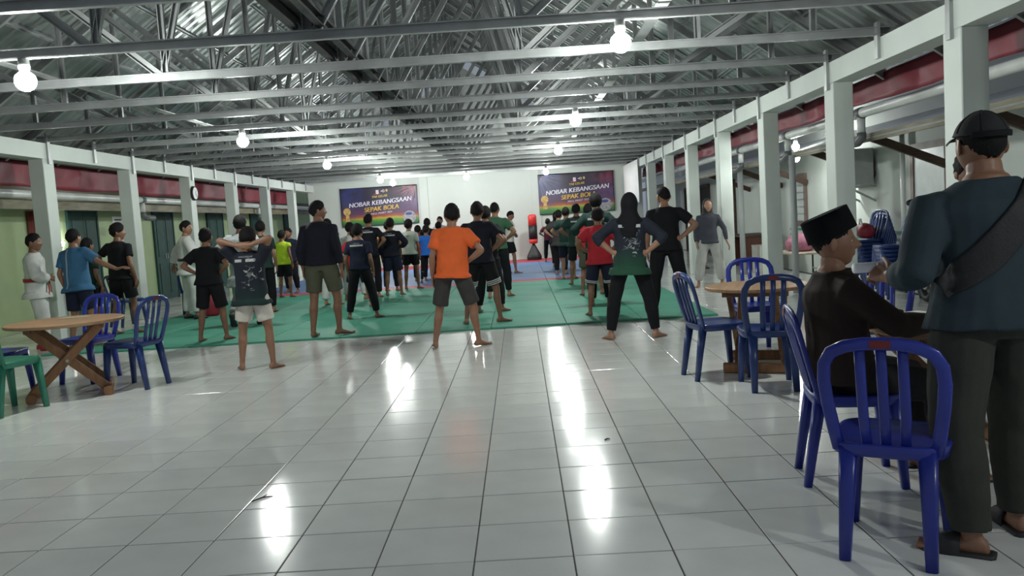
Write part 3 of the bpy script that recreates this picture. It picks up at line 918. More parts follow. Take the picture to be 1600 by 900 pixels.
def hair_mesh(style, rg, nu=30, nv=14):
    """shell over the scalp down to the hairline"""
    front, side, back, th = {'short': (54, 92, 120, .052), 'crop': (50, 84, 114, .020), 'bushy': (60, 98, 124, .085),
                             'long': (58, 106, 134, .070)}[style]
    v, f = [], []
    for i in range(nv + 1):
        for j in range(nu):
            ph = 2 * pi * j / nu
            s_ = sin(ph)
            if s_ > 0:
                tm = side + (front - side) * s_ ** 1.4
            else:
                tm = side + (back - side) * (-s_) ** .8
            th_ = radians(tm + 4 * rg.uniform(-1, 1) * (i == nv)) * i / nv
            v.append((.335 * sin(th_) * cos(ph), .425 * sin(th_) * sin(ph), .5 * cos(th_)))
    v = np.array(v)
    base = head_shape(v, 0.0)
    dirn = base / np.linalg.norm(base, axis=1)[:, None]
    rel = np.repeat(np.arange(nv + 1) / nv, nu)
    thick = th * (1 - rel ** 4) + .004 + th * .75 * (rg.rand(len(v)) - .4) * (1 - rel ** 6)
    thick += th * .5 * np.maximum(0, dirn[:, 2])
    thick = np.where(np.arange(len(v)) < nu, th * 1.6, thick)
    v = base + dirn * thick[:, None]
    for i in range(nv):
        for j in range(nu):
            k = (j + 1) % nu
            f.append((i * nu + j, i * nu + k, (i + 1) * nu + k, (i + 1) * nu + j)[::-1])
    # close underneath, inside the head
    n = len(v)
    inner = v[-nu:] * .93
    v = np.vstack([v, inner])
    for j in range(nu):
        k = (j + 1) % nu
        f.append((nv * nu + j, nv * nu + k, n + k, n + j)[::-1])
    return v, f

def ik(a, c, l1, l2, pole):
    a, c = np.asarray(a, float), np.asarray(c, float)
    d = c - a
    D = np.linalg.norm(d)
    if D > (l1 + l2) * .995:
        c = a + d / D * (l1 + l2) * .995
        d = c - a
        D = np.linalg.norm(d)
    x = (D * D + l1 * l1 - l2 * l2) / (2 * D)
    h = sqrt(max(l1 * l1 - x * x, 1e-8))
    t = d / D
    p = np.asarray(pole, float)
    p = nrm(p - np.dot(p, t) * t)
    return a + t * x + p * h, c

def lerp(a, b, t):
    return np.asarray(a, float) * (1 - t) + np.asarray(b, float) * t

TORSO = [(-.09, .085, .075), (-.04, .150, .100), (.02, .165, .108), (.10, .152, .100), (.20, .137, .092), (.30, .148, .102),
         (.38, .166, .110), (.425, .166, .102), (.458, .142, .088), (.485, .106, .074), (.507, .074, .064), (.53, .060, .060)]

def hand(wrist, d, nrm_, s, k, curl=.35, spread=1.0, seg=6):
    """palm (for fusing) and finger tubes; d along the fingers, nrm_ out of the palm, s: +1 right, -1 left"""
    d = nrm(d)
    n = nrm(np.asarray(nrm_, float) - np.dot(nrm_, d) * d)
    t = np.cross(n, d) * s * -1.0       # toward the thumb
    k = k * 1.0
    palm = loft([(wrist - d * .02 * k, t * .026 * k, n * .020 * k), (wrist + d * .015 * k, t * .031 * k, n * .019 * k),
                 (wrist + d * .05 * k, t * .041 * k, n * .017 * k), (wrist + d * .088 * k, t * .041 * k, n * .014 * k)], 10)
    fs = []
    for q, (off, ln) in enumerate(((.030, .072), (.010, .080), (-.010, .074), (-.029, .058))):
        p = wrist + d * .078 * k + t * off * k
        dd = nrm(d + t * (off * 2.2 * spread))
        pts = [p]
        a = 0
        for seg_i, fr in enumerate((.25, .42, .32, .26)):
            a += curl * (.35, .7, .8, .6)[seg_i]
            p = p + (dd * cos(a) + n * sin(a)) * ln * fr * 1.05 * k
            pts.append(p)
        fs.append(tube(pts, [.0095 * k, .0095 * k, .009 * k, .0082 * k, .0065 * k], seg, t, dome=True))
    p = wrist + d * .025 * k + t * .026 * k
    dd = nrm(d * .75 + t * .75 + n * .25)
    pts = [p, p + dd * .032 * k, p + dd * .055 * k + d * .012 * k, p + dd * .068 * k + d * .03 * k + n * .006 * k]
    fs.append(tube(pts, [.013 * k, .0115 * k, .010 * k, .0075 * k], seg, n, dome=True))
    return palm, fs

SKINS = {}
def skin_mat(i):
    c = ((.27, .135, .080), (.21, .100, .058), (.33, .175, .110), (.17, .080, .048))[i]
    return mat('skin_%d' % i, c, .48, var=.10, vscale=14, bump=.04, bscale=180, sub=.06)

def cloth(name, c, rough=.85, var=.10, **kw):
    return mat('cloth_' + name, c, rough, var=var, vscale=7, bump=.12, bscale=220, spec=.25, **kw)

m_hair = mat('black_hair', (.006, .0055, .0055), .8, spec=.25, var=.3, vscale=60, bump=.5, bscale=160, stretch=(1, 1, .3))

def person(label, x, y, h, face, top, bottom, feet=None, arms=('down', 'down'), lean=(0, 0), twist=0.0, head=(0, 0), hair='short',
           skin=0, b=1.0, z0=0.0, pelvis=None, shoes=None, belt=None, seat=None, extras=(), depth=None, hairmat=None, group=None,
           hero=False, roll=0.0, curl=.35):
    """x, y: where the thing stands; h height; face: heading in degrees, 0 looks away from the camera.
    top = (kind, material, hem, sleeve[0..2]); bottom = (kind, material, end[0..2])"""
    e = empty('person', (x, y, z0), radians(face), label=label, category='person')
    if group:
        e['group'] = group
    dist = sqrt(x * x + y * y)
    vox = .0085 if hero else .012 if dist < 13.5 else .018
    seed = int(abs(x * 97 + y * 31) * 7) % 9999
    rg = np.random.RandomState(seed)
    k = h / 1.70
    sk = skin_mat(skin)
    L1, L2, ank = .425 * k, .405 * k, .078 * k
    feet = feet or ((.12, 0, -8), (-.12, 0, 8))
    ft = [V(f[0], f[1], (f[3] if len(f) > 3 else 0.0)) for f in feet]
    # pelvis
    if pelvis is None:
        mx, my = (ft[0][0] + ft[1][0]) / 2, (ft[0][1] + ft[1][1]) / 2
        P = V(mx, my, 0)
        zz = []
        for s, f in zip((1, -1), ft):
            dd = np.hypot(f[0] - (mx + s * .09 * k), f[1] - my)
            zz.append(ank + f[2] + sqrt(max(((L1 + L2) * .992) ** 2 - dd * dd, .2)))
        P[2] = min(zz) + .03 * k
    else:
        P = V(*pelvis)
    R0 = np.array(Matrix.Rotation(radians(lean[1]), 3, 'Y') @ Matrix.Rotation(radians(-lean[0]), 3, 'X'))
    def fr(t):
        tw = radians(twist) * max(0, min(1, t / .45))
        R = R0 @ np.array(Matrix.Rotation(tw, 3, 'Z'))
        return P + R0 @ V(0, 0, t * k), R[:, 0], R[:, 1], R[:, 2]
    def rings(tab, e_=0.0, bb=1.0):
        out = []
        for t, a, d in tab:
            c, ex, ey, ez = fr(t)
            out.append((c, ex * (a * k * b * bb + e_), ey * (d * k * b * bb + e_)))
        return out
    def tp(t, a=0, c=0):
        p, ex, ey, ez = fr(t)
        return p + ex * a * k + ey * c * k
    # limbs
    sh, el, wr, hd = {}, {}, {}, {}
    U, F = .285 * k, .250 * k
    for s, spec in ((1, arms[0]), (-1, arms[1])):
        S = tp(.432 - max(0, b - 1.05) * .16, s * (.163 + .012 * (b - 1) * 10) * (1 + (b - 1) * .6))
        _, ex, ey, ez = fr(.45)
        w3 = lambda a, c, d: ex * a + ey * c + ez * d
        n_ = -ex * s
        cu = curl
        if spec == 'down':
            W = S + w3(s * .075, .03, -.50) * k; pole = w3(s * .35, -1, 0); d = w3(-s * .05, .12, -1)
        elif spec == 'hip':
            W = tp(.10, s * (.175 + .03 * (b - 1) * 5), .02) ; pole = w3(s * 1, -.55, -.1); d = w3(-s * .45, .75, -.35); n_ = w3(-s * .8, -.3, -.2)
        elif spec == 'hipback':
            W = tp(.10, s * .195, -.055); pole = w3(s * 1, -.2, -.1); d = w3(-s * .85, -.38, -.12); n_ = w3(-s * .3, 1, 0); cu = .2
        elif spec == 'head':
            W = tp(.58, s * .075, -.125); pole = w3(s * 1, .25, .12); d = w3(-s * 1, -.05, .02); n_ = w3(0, 1, 0); cu = .15
        elif spec == 'front':
            W = tp(.12, s * .06, .20); pole = w3(s * 1, -.4, -.4); d = w3(-s * .9, .35, -.1); n_ = -ey
        else:
            W = V(*spec[1]) * (1 if len(spec) > 5 else k); pole = w3(*spec[2]); d = w3(*spec[3]); n_ = w3(*spec[4]) if len(spec) > 4 else n_
            if len(spec) > 5:
                cu = spec[5]
        E_, W = ik(S, W, U, F, pole)
        sh[s], el[s], wr[s], hd[s] = S, E_, W, (nrm(d), n_, cu)
    hip, kn, an = {}, {}, {}
    for s, f, spec in ((1, ft[0], feet[0]), (-1, ft[1], feet[1])):
        H_ = P + R0 @ V(s * .092 * k * b, 0, -.025 * k)
        A_ = V(f[0], f[1], f[2] + ank)
        yw = radians(spec[2])
        pole = V(-sin(yw), cos(yw), .0 if seat is None else 1.2)
        K_, A_ = ik(H_, A_, L1, L2, pole)
        hip[s], kn[s], an[s] = H_, K_, A_
    # ---- body parts
    parts = [loft(rings(TORSO), 16, .92)]
    fingers = []
    _, exh, eyh, ezh = fr(.5)
    hh = .124 + .068 * h
    neck0, neck1 = tp(.45, 0, -.005), tp(.535, 0, .012)
    parts.append(tube([neck0, lerp(neck0, neck1, .5), neck1 + ezh * .05 * k], [.066 * k * b ** .5, .060 * k * b ** .5, .056 * k * b ** .5], 12, exh))
    arm_b = b ** .7
    for s in (1, -1):
        S, E_, W = sh[s], el[s], wr[s]
        ref = np.cross(E_ - S, W - E_)
        ref = ref if np.linalg.norm(ref) > 1e-4 else exh
        parts.append(tube([S - exh * s * .02 * k, lerp(S, E_, .12), lerp(S, E_, .45), lerp(S, E_, .85), E_],
                          [q * k * arm_b for q in (.05, .054, .046, .038, .037)], 12, ref, dome=True))
        parts.append(tube([E_, lerp(E_, W, .22), lerp(E_, W, .6), W], [q * k * arm_b for q in (.037, .042, .034, .026)], 12, ref, dome=True))
        d, n_, cu = hd[s]
        pl, fs = hand(W, d, n_, s, k * 1.02, cu, seg=8 if hero else 6)
        parts.append(pl)
        fingers += fs
        H_, K_, A_ = hip[s], kn[s], an[s]
        kref = R0[:, 0]
        lb = b ** .8
        parts.append(tube([H_ + V(0, 0, .03 * k), lerp(H_, K_, .15), lerp(H_, K_, .5), lerp(H_, K_, .88), K_],
                          [q * k * lb for q in (.082, .088, .074, .055, .053)], 14, kref, dome=True))
        fw = nrm(V(*(K_ - (H_ + A_) / 2))) if np.linalg.norm(K_ - (H_ + A_) / 2) > .02 else V(0, 1, 0)
        parts.append(tube([K_, lerp(K_, A_, .15), lerp(K_, A_, .33) - fw * .010 * k, lerp(K_, A_, .62), lerp(K_, A_, .9), A_],
                          [q * k * lb for q in (.053, .050, .055, .043, .033, .034)], 14, kref, dome=True))
        # foot
        spec = feet[0] if s > 0 else feet[1]
        yw = radians(spec[2])
        tip = radians(spec[4]) if len(spec) > 4 else 0.0
        fwd = V(-sin(yw) * cos(tip), cos(yw) * cos(tip), -sin(tip))
        rt_ = V(cos(yw), sin(yw), 0)
        up = np.cross(rt_, fwd)
        base = A_ - up * ank * .98
        fl = []
        for q, wd, ht in ((-.062, .016, .016), (-.055, .027, .030), (-.02, .033, .040), (.03, .034, .036), (.08, .040, .025), (.125, .045, .017), (.155, .042, .012), (.165, .03, .008)):
            fl.append((base + fwd * q * k + up * ht * k, rt_ * wd * k, up * ht * k))
        parts.append(loft(fl, 12, .9))
        if shoes is None:
            for q in range(5):
                o_ = (.030, .010, -.007, -.022, -.034)[q] * -s
                l_ = (.205, .200, .190, .178, .165)[q]
                r_ = (.0125, .009, .0085, .008, .008)[q]
                p0 = base + fwd * .135 * k + rt_ * o_ * k + up * (r_ + .002) * k
                p1 = base + fwd * (l_ - .01) * k + rt_ * o_ * 1.05 * k + up * (r_ + .001) * k
                fingers.append(tube([p0, lerp(p0, p1, .6), p1], [r_ * k] * 3, 6, rt_, dome=True))
        else:
            shv = [(c + up * .002, A * 1.16, B * 1.1) for c, A, B in fl]
            if shoes[0] == 'shoe':
                obj('shoe', mesh('shoe', loft(shv, 14, .85), shoes[1], True), None, e)
            else:   # slide sandal: sole and strap
                so = obj('sandal', mesh('sandal', loft([(base + fwd * q * k + up * .0, rt_ * w_ * k, up * .014 * k) for q, w_ in ((-.085, .03), (-.07, .045), (0, .046), (.1, .054), (.16, .05), (.185, .03))], 14, .7), shoes[1], True), None, e)
                st = loft([(base + fwd * q * k + up * .018 * k, rt_ * w_ * k, up * h_ * k) for q, w_, h_ in ((.035, .045, .062), (.07, .050, .052), (.11, .053, .040), (.135, .051, .034))], 18, .9, caps=False)
                obj('strap', mesh('strap', st, shoes[1], True), None, so).modifiers.new('t', 'SOLIDIFY').thickness = .006
                for q in range(5):
                    o_ = (.030, .010, -.007, -.022, -.034)[q] * -s
                    p0 = base + fwd * .135 * k + rt_ * o_ * k + up * .012 * k
                    fingers.append(tube([p0, p0 + fwd * .05 * k], [.010 * k] * 2, 6, rt_, dome=True))
    # head
    hc = tp(.545 + .0, 0, .022) + ezh * (.10 * k + hh * .26)
    hc = neck1 + ezh * (hh * .45) + eyh * .014 * k
    HR = np.array(Matrix.Rotation(radians(head[0]), 3, 'Z') @ Matrix.Rotation(radians(-roll), 3, 'Y') @ Matrix.Rotation(radians(-head[1]), 3, 'X'))
    HM = np.eye(4)
    HM[:3, :3] = R0 @ np.array(Matrix.Rotation(radians(twist), 3, 'Z')) @ HR * hh
    HM[:3, 3] = hc
    fingers.append(xf(head_mesh(*((64, 72) if hero else (30, 26) if dist < 14 else (22, 18))), HM))
    fingers += [xf(q, HM) for q in ears()]
    fuse('body', parts, vox * (.95 if not hero else .9), sk, e, 3, extra=fingers)
    # eyes and brows where the face can be seen
    rel = (face + twist + head[0] + 180) % 360 - 180
    if (abs(rel) > 55 and dist < 20) or hero:
        for s in (-1, 1):
            ey_ = xf(ico((s * .135, .315, .035), (.052, .035, .030), 12, 8), HM)
            eo = obj('eye', mesh('eye', ey_, mat('eye_white', (.55, .52, .48), .3), True), None, e)
            obj('iris', mesh('iris', xf(ico((s * .135, .338, .036), (.024, .016, .024), 10, 6), HM), mat('iris_brown', (.012, .008, .006), .25), True), None, eo)
            bw_ = tube([(s * .06, .352, .105), (s * .13, .362, .122), (s * .21, .318, .108)], [(.012, .016), (.012, .018), (.008, .010)], 8, (0, 1, 0))
            obj('eyebrow', mesh('eyebrow', xf(bw_, HM), m_hair, True), None, e)
        obj('lips', mesh('lips', xf(tube([(-.085, .325, -.232), (-.04, .362, -.228), (0, .372, -.230), (.04, .362, -.228), (.085, .325, -.232)],
            [(.006, .008), (.016, .020), (.018, .022), (.016, .020), (.006, .008)], 8, (0, 1, 0)), HM), mat('lip_skin', (.20, .075, .055), .45), True), None, e)
    if hair in ('short', 'crop', 'bushy', 'long'):
        obj('hair', mesh('hair', xf(hair_mesh(hair, rg, 40 if dist < 12 else 26, 16 if dist < 12 else 12), HM), hairmat or m_hair, True), None, e)
    # ---- clothes
    ctx = dict(e=e, k=k, b=b, fr=fr, tp=tp, HM=HM, hh=hh, vox=vox, sh=sh, el=el, wr=wr, hip=hip, kn=kn, an=an, P=P, R0=R0, rings=rings, dist=dist, seed=seed)
    if bottom:
        kind, m_, end = bottom[:3]
        loose = {'shorts': .030, 'pants': .020, 'tight': .010, 'gi': .036, 'cargo': .030}[kind]
        pp = [loft(rings([(-.10, .09, .085)] + [q for q in TORSO if q[0] < .13], .012 + .1 * loose), 18, .92)]
        for s in (1, -1):
            H_, K_, A_ = hip[s], kn[s], an[s]
            pts, rr = [H_ + V(0, 0, .03 * k)], [.084 * k * b ** .8 + .004]
            for t in (.2, .45, .7, .95):
                if t <= end + .001:
                    pts.append(lerp(H_, K_, t)); rr.append(np.interp(t, (0, .2, .5, 1), (.086, .090, .077, .056)) * k * b ** .8 + loose * (.35 + .8 * t))
            if end < 1:
                pts.append(lerp(H_, K_, end)); rr.append(np.interp(end, (0, .15, .5, 1), (.085, .09, .076, .056)) * k * b ** .8 + loose * 1.15)
            else:
                for t in (.1, .35, .65, .9, 1.0):
                    if t <= end - 1 + .12:
                        q = lerp(K_, A_, min(t, end - 1))
                        pts.append(q); rr.append(np.interp(t, (0, .33, .9, 1), (.056, .057, .036, .036)) * k * b ** .8 + loose * (1.0 if kind != 'tight' else .6))
            pp.append(tube(pts, rr, 16, R0[:, 0]))
        fuse({'shorts': 'shorts', 'pants': 'trousers', 'tight': 'leggings', 'gi': 'uniform_trousers', 'cargo': 'trousers'}[kind], pp, vox, m_, e, 4, fold=.0055 if kind != 'tight' else .003, seed=seed + 5)
    if top:
        kind, m_, hem, slv = top[:4]
        loose = {'tee': .020, 'loose': .028, 'gi': .030, 'jacket': .028, 'fit': .018}[kind]
        tab = [(t, a, d) for t, a, d in TORSO if t > hem + .03]
        a0, d0 = np.interp(hem, [q[0] for q in TORSO], [q[1] for q in TORSO]), np.interp(hem, [q[0] for q in TORSO], [q[2] for q in TORSO])
        if hem < 0:
            a0 = .174 - hem * .22 + (.012 if kind == 'gi' else .014 if kind == 'loose' else 0)
            d0 = a0 - .056
        tab = [(hem, a0, d0)] + [(t, max(a, .160 if t < .1 else .150 if kind != 'fit' else a) if t < .42 else a, max(d, .116 if t < .12 else .106 if t < .42 and kind != 'fit' else d)) for t, a, d in tab]
        if hem < -.06:
            tab.insert(1, (hem * .5, (a0 + .165) / 2 + .004, (d0 + .116) / 2 + .004))
        tab = [q for q in tab if q[0] < .44] + [(.456, .142, .092), (.486, .104, .077), (.514, .072, .068)]
        pp = [loft(rings(tab[:-3], loose) + rings(tab[-3:], loose * .55), 20, .9)]
        _, ex, ey, ez = fr(.45)
        for s in (1, -1):
            S, E_, W = sh[s], el[s], wr[s]
            ref = np.cross(E_ - S, W - E_)
            ref = ref if np.linalg.norm(ref) > 1e-4 else ex
            ab = k * arm_b
            sw = loose * (1.25 if kind == 'gi' else .7 if slv > 1 else 1.0)
            pts = [S - ex * s * .05 * k, S + ex * s * .005 * k]
            rr = [.050 * ab + sw * .7, .056 * ab + sw * .75]
            for t in (.35, .7, 1.0):
                if t <= slv:
                    pts.append(lerp(S, E_, t)); rr.append(np.interp(t, (0, .4, 1), (.054, .047, .038)) * ab + sw * (.9 + .25 * t))
            if slv < 1:
                pts.append(lerp(S, E_, slv)); rr.append(np.interp(slv, (0, .4, 1), (.054, .047, .038)) * ab + sw * 1.2)
            pp.append(tube(pts, rr, 14, ref, dome=slv >= 1))
            if slv > 1:
                p2, r2 = [], []
                for t in (0, .25, .6, 1.0):
                    if t <= slv - 1 + .001:
                        p2.append(lerp(E_, W, t)); r2.append(np.interp(t, (0, .25, 1), (.038, .042, .027)) * ab + sw * (1.0 if kind == 'gi' else .8))
                p2.append(lerp(E_, W, slv - 1 + .02)); r2.append(np.interp(slv - 1, (0, .25, 1), (.038, .042, .027)) * ab + sw * (1.0 if kind == 'gi' else .7))
                pp.append(tube(p2, r2, 14, ref, dome=False))
        fuse({'tee': 't_shirt', 'loose': 't_shirt', 'gi': 'uniform_jacket', 'jacket': 'jacket', 'fit': 'top'}[kind] if len(top) < 5 else top[4],
             pp, vox, m_, e, 4, fold=.0065 if kind != 'fit' else .004, seed=seed + 9, keep=top[5] if len(top) > 5 else None)
        ctx['loose'] = loose
        if belt:
            seg = 32
            c, ex, ey, ez = fr(.11)
            a, d = .160 * k * b + loose + .010, .110 * k * b + loose + .010
            ring = []
            for r_, z_ in ((0, -.022), (.008, -.022), (.008, .022), (0, .022)):
                ring.append([c + ex * cos(p) * (a + r_) * 1.0 + ey * sin(p) * (d + r_) + ez * z_ for p in np.linspace(0, 2 * pi, seg, endpoint=False)])
            vv = np.vstack(ring)
            ff = [(q * seg + i, q * seg + (i + 1) % seg, ((q + 1) % 4) * seg + (i + 1) % seg, ((q + 1) % 4) * seg + i) for q in range(4) for i in range(seg)]
            bo = obj('belt', mesh('belt', (vv, ff), belt, True), None, e)
            for s in (-1, 1):
                p0 = c + ey * (d + .012) + ex * s * .015
                obj('belt_end', mesh('belt_end', loft([(p0, ex * .02, ey * .004), (p0 + ex * s * .04 - ez * .12 + ey * .01, ex * .02, ey * .004), (p0 + ex * s * .06 - ez * .26, ex * .02, ey * .004)], 8, .6), belt, True), None, bo)
            obj('knot', mesh('knot', ico(c + ey * (d + .014), (.028, .016, .022), 10, 6), belt, True), None, bo)
    for fn in extras:
        fn(ctx)
    return e

# ---- extra pieces of clothing
def hijab(m_, cape=.30, back=.0):
    def fn(c):
        k, hh, HM, tp = c['k'], c['hh'], c['HM'], c['tp']
        R = HM[:3, :3] / hh
        hc = HM[:3, 3]
        dn = lambda z, y: hc + R @ V(0, y * hh, z * hh)
        _, ex, ey, ez = c['fr'](.45)
        g = ico((0, 0, 0), (.40, .47, .58), 20, 14)
        pp = [xf((g[0] + V(0, -.085, 0.0), g[1]), HM)]
        pp.append(loft([(dn(.05, -.18), ex * .40 * hh, ey * .34 * hh), (dn(-.35, -.16), ex * .37 * hh, ey * .36 * hh), (tp(.51, 0, -.02), ex * .115 * k, ey * .095 * k),
                        (tp(.46, 0, -.015), ex * .165 * k * c['b'], ey * .12 * k * c['b']), (tp(.46 - cape * .5, 0, -.03), ex * .155 * k * c['b'], ey * .125 * k * c['b']),
                        (tp(.46 - cape, 0, -.05), ex * .11 * k, ey * .11 * k)], 18))
        fuse('headscarf', pp, c['vox'], m_, c['e'], 5, fold=.005, seed=c['seed'])
    return fn

def cap_hat(m_, m2):
    def fn(c):
        HM, e = c['HM'], c['e']
        v, f = ico((0, 0, 0), (.405, .49, .50), 36, 20)
        v = v.copy()
        v[:, 2] = np.where(v[:, 2] < .12, .12 + (v[:, 2] - .12) * .05, v[:, 2])
        v[:, 2] = v[:, 2] * .98 + .06
        v[:, 1] -= .02
        co = obj('cap', mesh('cap', xf((v, f), HM), m_, True), None, e)
        rows = []
        for q, (rr, dz) in enumerate(((.96, .0), (1.25, -.02), (1.55, -.07), (1.56, -.085), (1.25, -.04), (.96, -.02))):
            rows.append([V(.40 * sin(a) * (1 + (rr - 1) * .15), (.47 * cos(a)) * rr, .20 + dz - .10 * sin(a) ** 2) for a in np.linspace(-1.15, 1.15, 17)])
        vv = np.vstack(rows)
        ff = [(q * 17 + i, q * 17 + i + 1, ((q + 1) % 6) * 17 + i + 1, ((q + 1) % 6) * 17 + i) for q in range(6) for i in range(16)]
        obj('brim', mesh('brim', xf((vv, ff), HM), m_, True), None, co)
        obj('button', mesh('button', xf(ico((0, -.02, .55), (.035, .035, .02), 10, 6), HM), m_, True), None, co)
        band = tube([V(.408 * sin(a), -.02 - .487 * cos(a), .165) for a in np.linspace(-.9, .9, 15)], [(.050, .010)] * 15, 8, (0, 0, 1))
        obj('adjuster_strap', mesh('adjuster_strap', xf(band, HM), m2, True), None, co)
        for a in np.linspace(0, 2 * pi, 6, endpoint=False):
            st = [V(.41 * sin(t) * cos(a), .495 * sin(t) * sin(a) - .02, .505 * cos(t) * .98 + .062) for t in np.linspace(.1, 1.25, 8)]
            obj('seam', mesh('seam', xf(tube(st, [.006] * 8, 6), HM), m_, True), None, co)
    return fn

def peci(m_):
    def fn(c):
        HM, e = c['HM'], c['e']
        rg = []
        for z, a, b_, y in ((.16, .372, .470, -.02), (.165, .385, .485, -.02), (.40, .375, .475, -.02), (.60, .360, .462, -.02), (.615, .345, .447, -.02), (.60, .325, .425, -.02)):
            tl_ = .36
            rg.append((V(0, y - .34 * (z - .16), z), V(a, 0, 0), V(0, b_, b_ * tl_)))
        vf = loft(rg, 40, 1.0)
        obj('peci_cap', mesh('peci_cap', xf(vf, HM), m_, False), None, e, label='black velvet peci cap')
    return fn

def headband(m_):
    def fn(c):
        pts = [V(.345 * cos(a), .02, .02 + .53 * sin(a)) for a in np.linspace(.05, pi - .05, 21)]
        obj('headband', mesh('headband', xf(tube(pts, [(.03, .022)] * 21, 8, (0, 1, 0)), c['HM']), m_, True), None, c['e'])
    return fn

def surf_patch(target, name, vf, m_, parent, fr_R, fr_P, off=.004, side=-1):
    """lay a flat patch (x, z in the torso frame) on the back of a garment"""
    from mathutils.bvhtree import BVHTree
    bm = bmesh.new(); bm.from_mesh(target.data)
    bv = BVHTree.FromBMesh(bm); bm.free()
    out = []
    for p in vf[0]:
        o_ = Vector(fr_P + fr_R @ V(p[0], side * .6, p[2]))
        dr = Vector(fr_R @ V(0, -side * 1.0, 0))
        hit = bv.ray_cast(o_, dr, 1.0)
        q = np.array(hit[0]) if hit[0] is not None else fr_P + fr_R @ V(p[0], side * .1, p[2])
        out.append(q - np.array(dr) * off)
    return obj(name, mesh(name, (out, vf[1]), m_, False), None, parent)

m_print = mat('pale_print', (.42, .43, .42), .7, var=.15, vscale=40)
m_print2 = mat('grey_print', (.12, .13, .14), .7, var=.5, vscale=30)

def back_print(kind, name='t_shirt'):
    """pale lettering bars and a loose grey figure on the back of a training jersey"""
    def fn(c):
        P0, ex, ey, ez = c['fr'](.30)
        R = np.stack([ex, ey, ez], 1)
        e = c['e']
        k = c['k']
        def later(o):
            rg = random.Random(c['seed'])
            def strip(x0, x1, z0, z1, m_, nm, n=8):
                v, f = [], []
                for i in range(n + 1):
                    for z in (z0, z1):
                        v.append(((x0 + (x1 - x0) * i / n) * k, 0, z * k))
                f = [(2 * i, 2 * i + 2, 2 * i + 3, 2 * i + 1) for i in range(n)]
                surf_patch(o, nm, (v, f), m_, e, R, P0)
            if kind == 'bar':
                strip(-.12, .12, .095, .125, m_print, 'lettering_bar')
                strip(-.06, .06, .14, .155, m_print2, 'lettering_bar')
            elif kind == 'name':
                strip(-.05, .05, .085, .105, m_print2, 'lettering_bar')
                strip(-.012, .012, .05, .066, m_print2, 'lettering_bar', 3)
            else:
                strip(-.13, -.035, .085, .118, m_print, 'lettering_bar', 5)
                strip(.015, .12, .085, .120, m_print, 'lettering_bar', 5)
                strip(-.085, .09, .135, .155, m_print2, 'lettering_bar')
                bag = [[], []]
                for q in range(40):     # brush-like strokes of the figure below the lettering
                    a = rg.uniform(-.4, 1.0)
                    x_, z_ = rg.gauss(.045, .045), rg.gauss(-.06, .08)
                    l_, w_ = rg.uniform(.02, .07), rg.uniform(.004, .011)
                    v, f = [], []
                    for i in range(7):
                        t = i / 6
                        px = x_ + (t - .5) * l_ * cos(a) + .012 * sin(t * 4)
                        pz = z_ + (t - .5) * l_ * sin(a) + .014 * sin(t * 3 + q)
                        w2 = w_ * (1 - abs(t - .45) * 1.5) + .001
                        v += [(px * k, 0, (pz - w2) * k), (px * k, 0, (pz + w2) * k)]
                    f = [(2 * i, 2 * i + 2, 2 * i + 3, 2 * i + 1) for i in range(6)]
                    bag[q % 5 == 0].append((v, f))
                for q in (0, 1):
                    surf_patch(o, 'back_graphic', join(bag[q]), (m_print2, m_print)[q], e, R, P0)
        # register for after fusing
        for i in range(len(JOBS) - 1, -1, -1):
            if JOBS[i][0].parent == e and JOBS[i][0].name.split('.')[0] == name:
                JOBS[i] = JOBS[i][:5] + (later,)
                break
    return fn

def stripes(m_, zs=(.66, .74), nm='shorts_stripe'):
    """pale rings round both legs of shorts; zs fraction down the thigh"""
    def fn(c):
        k, b = c['k'], c['b']
        for s in (1, -1):
            for t in zs:
                p = lerp(c['hip'][s], c['kn'][s], t)
                r = np.interp(t, (0, .15, .5, 1), (.085, .09, .076, .056)) * k * b ** .8 + .030 * (.68 + .5 * t)
                d = nrm(c['kn'][s] - c['hip'][s])
                obj(nm, mesh(nm, tube([p - d * .007, p + d * .007], [r + .004] * 2, 20, (1, 0, 0)), m_, True), None, c['e'])
    return fn

# ================================================================== THE PEOPLE
gi = cloth('gi_white', (.60, .61, .58))
gi2 = cloth('gi_grey', (.34, .36, .36))
blk = cloth('black', (.007, .007, .009))
blk2 = cloth('black_navy', (.009, .010, .018))
navy = cloth('navy', (.012, .015, .034))
dgreen = cloth('dark_green', (.016, .040, .034))
olive = cloth('olive', (.075, .078, .050))
dgrey = cloth('dark_grey', (.048, .046, .044))
redc = cloth('red', (.38, .022, .032))
orangec = cloth('orange', (.70, .125, .032))
yellowc = cloth('neon_yellow', (.42, .58, .03))
bluec = cloth('bright_blue', (.02, .13, .50))
jblue = cloth('jersey_blue', (.045, .135, .25))
white = cloth('white', (.62, .58, .52))
greyw = cloth('pale_grey', (.42, .46, .41))
greent = cloth('green_tee', (.045, .115, .065))
slate = cloth('slate', (.050, .052, .068))
teal = cloth('dark_teal_knit', (.030, .047, .057))
pants_o = cloth('dark_olive_grey', (.040, .042, .034))
brownj = cloth('dark_brown', (.032, .022, .018))
beige = cloth('pale_grey_trousers', (.40, .40, .38))
tee_o = cloth('amber', (.50, .19, .04))
m_bb = mat('black_belt', (.012, .012, .012), .7)
m_rbelt = mat('red_belt', (.34, .025, .02), .7)
m_redshoe = mat('red_shoe', (.32, .015, .03), .5)
m_dkshoe = mat('dark_shoe', (.02, .02, .022), .5)

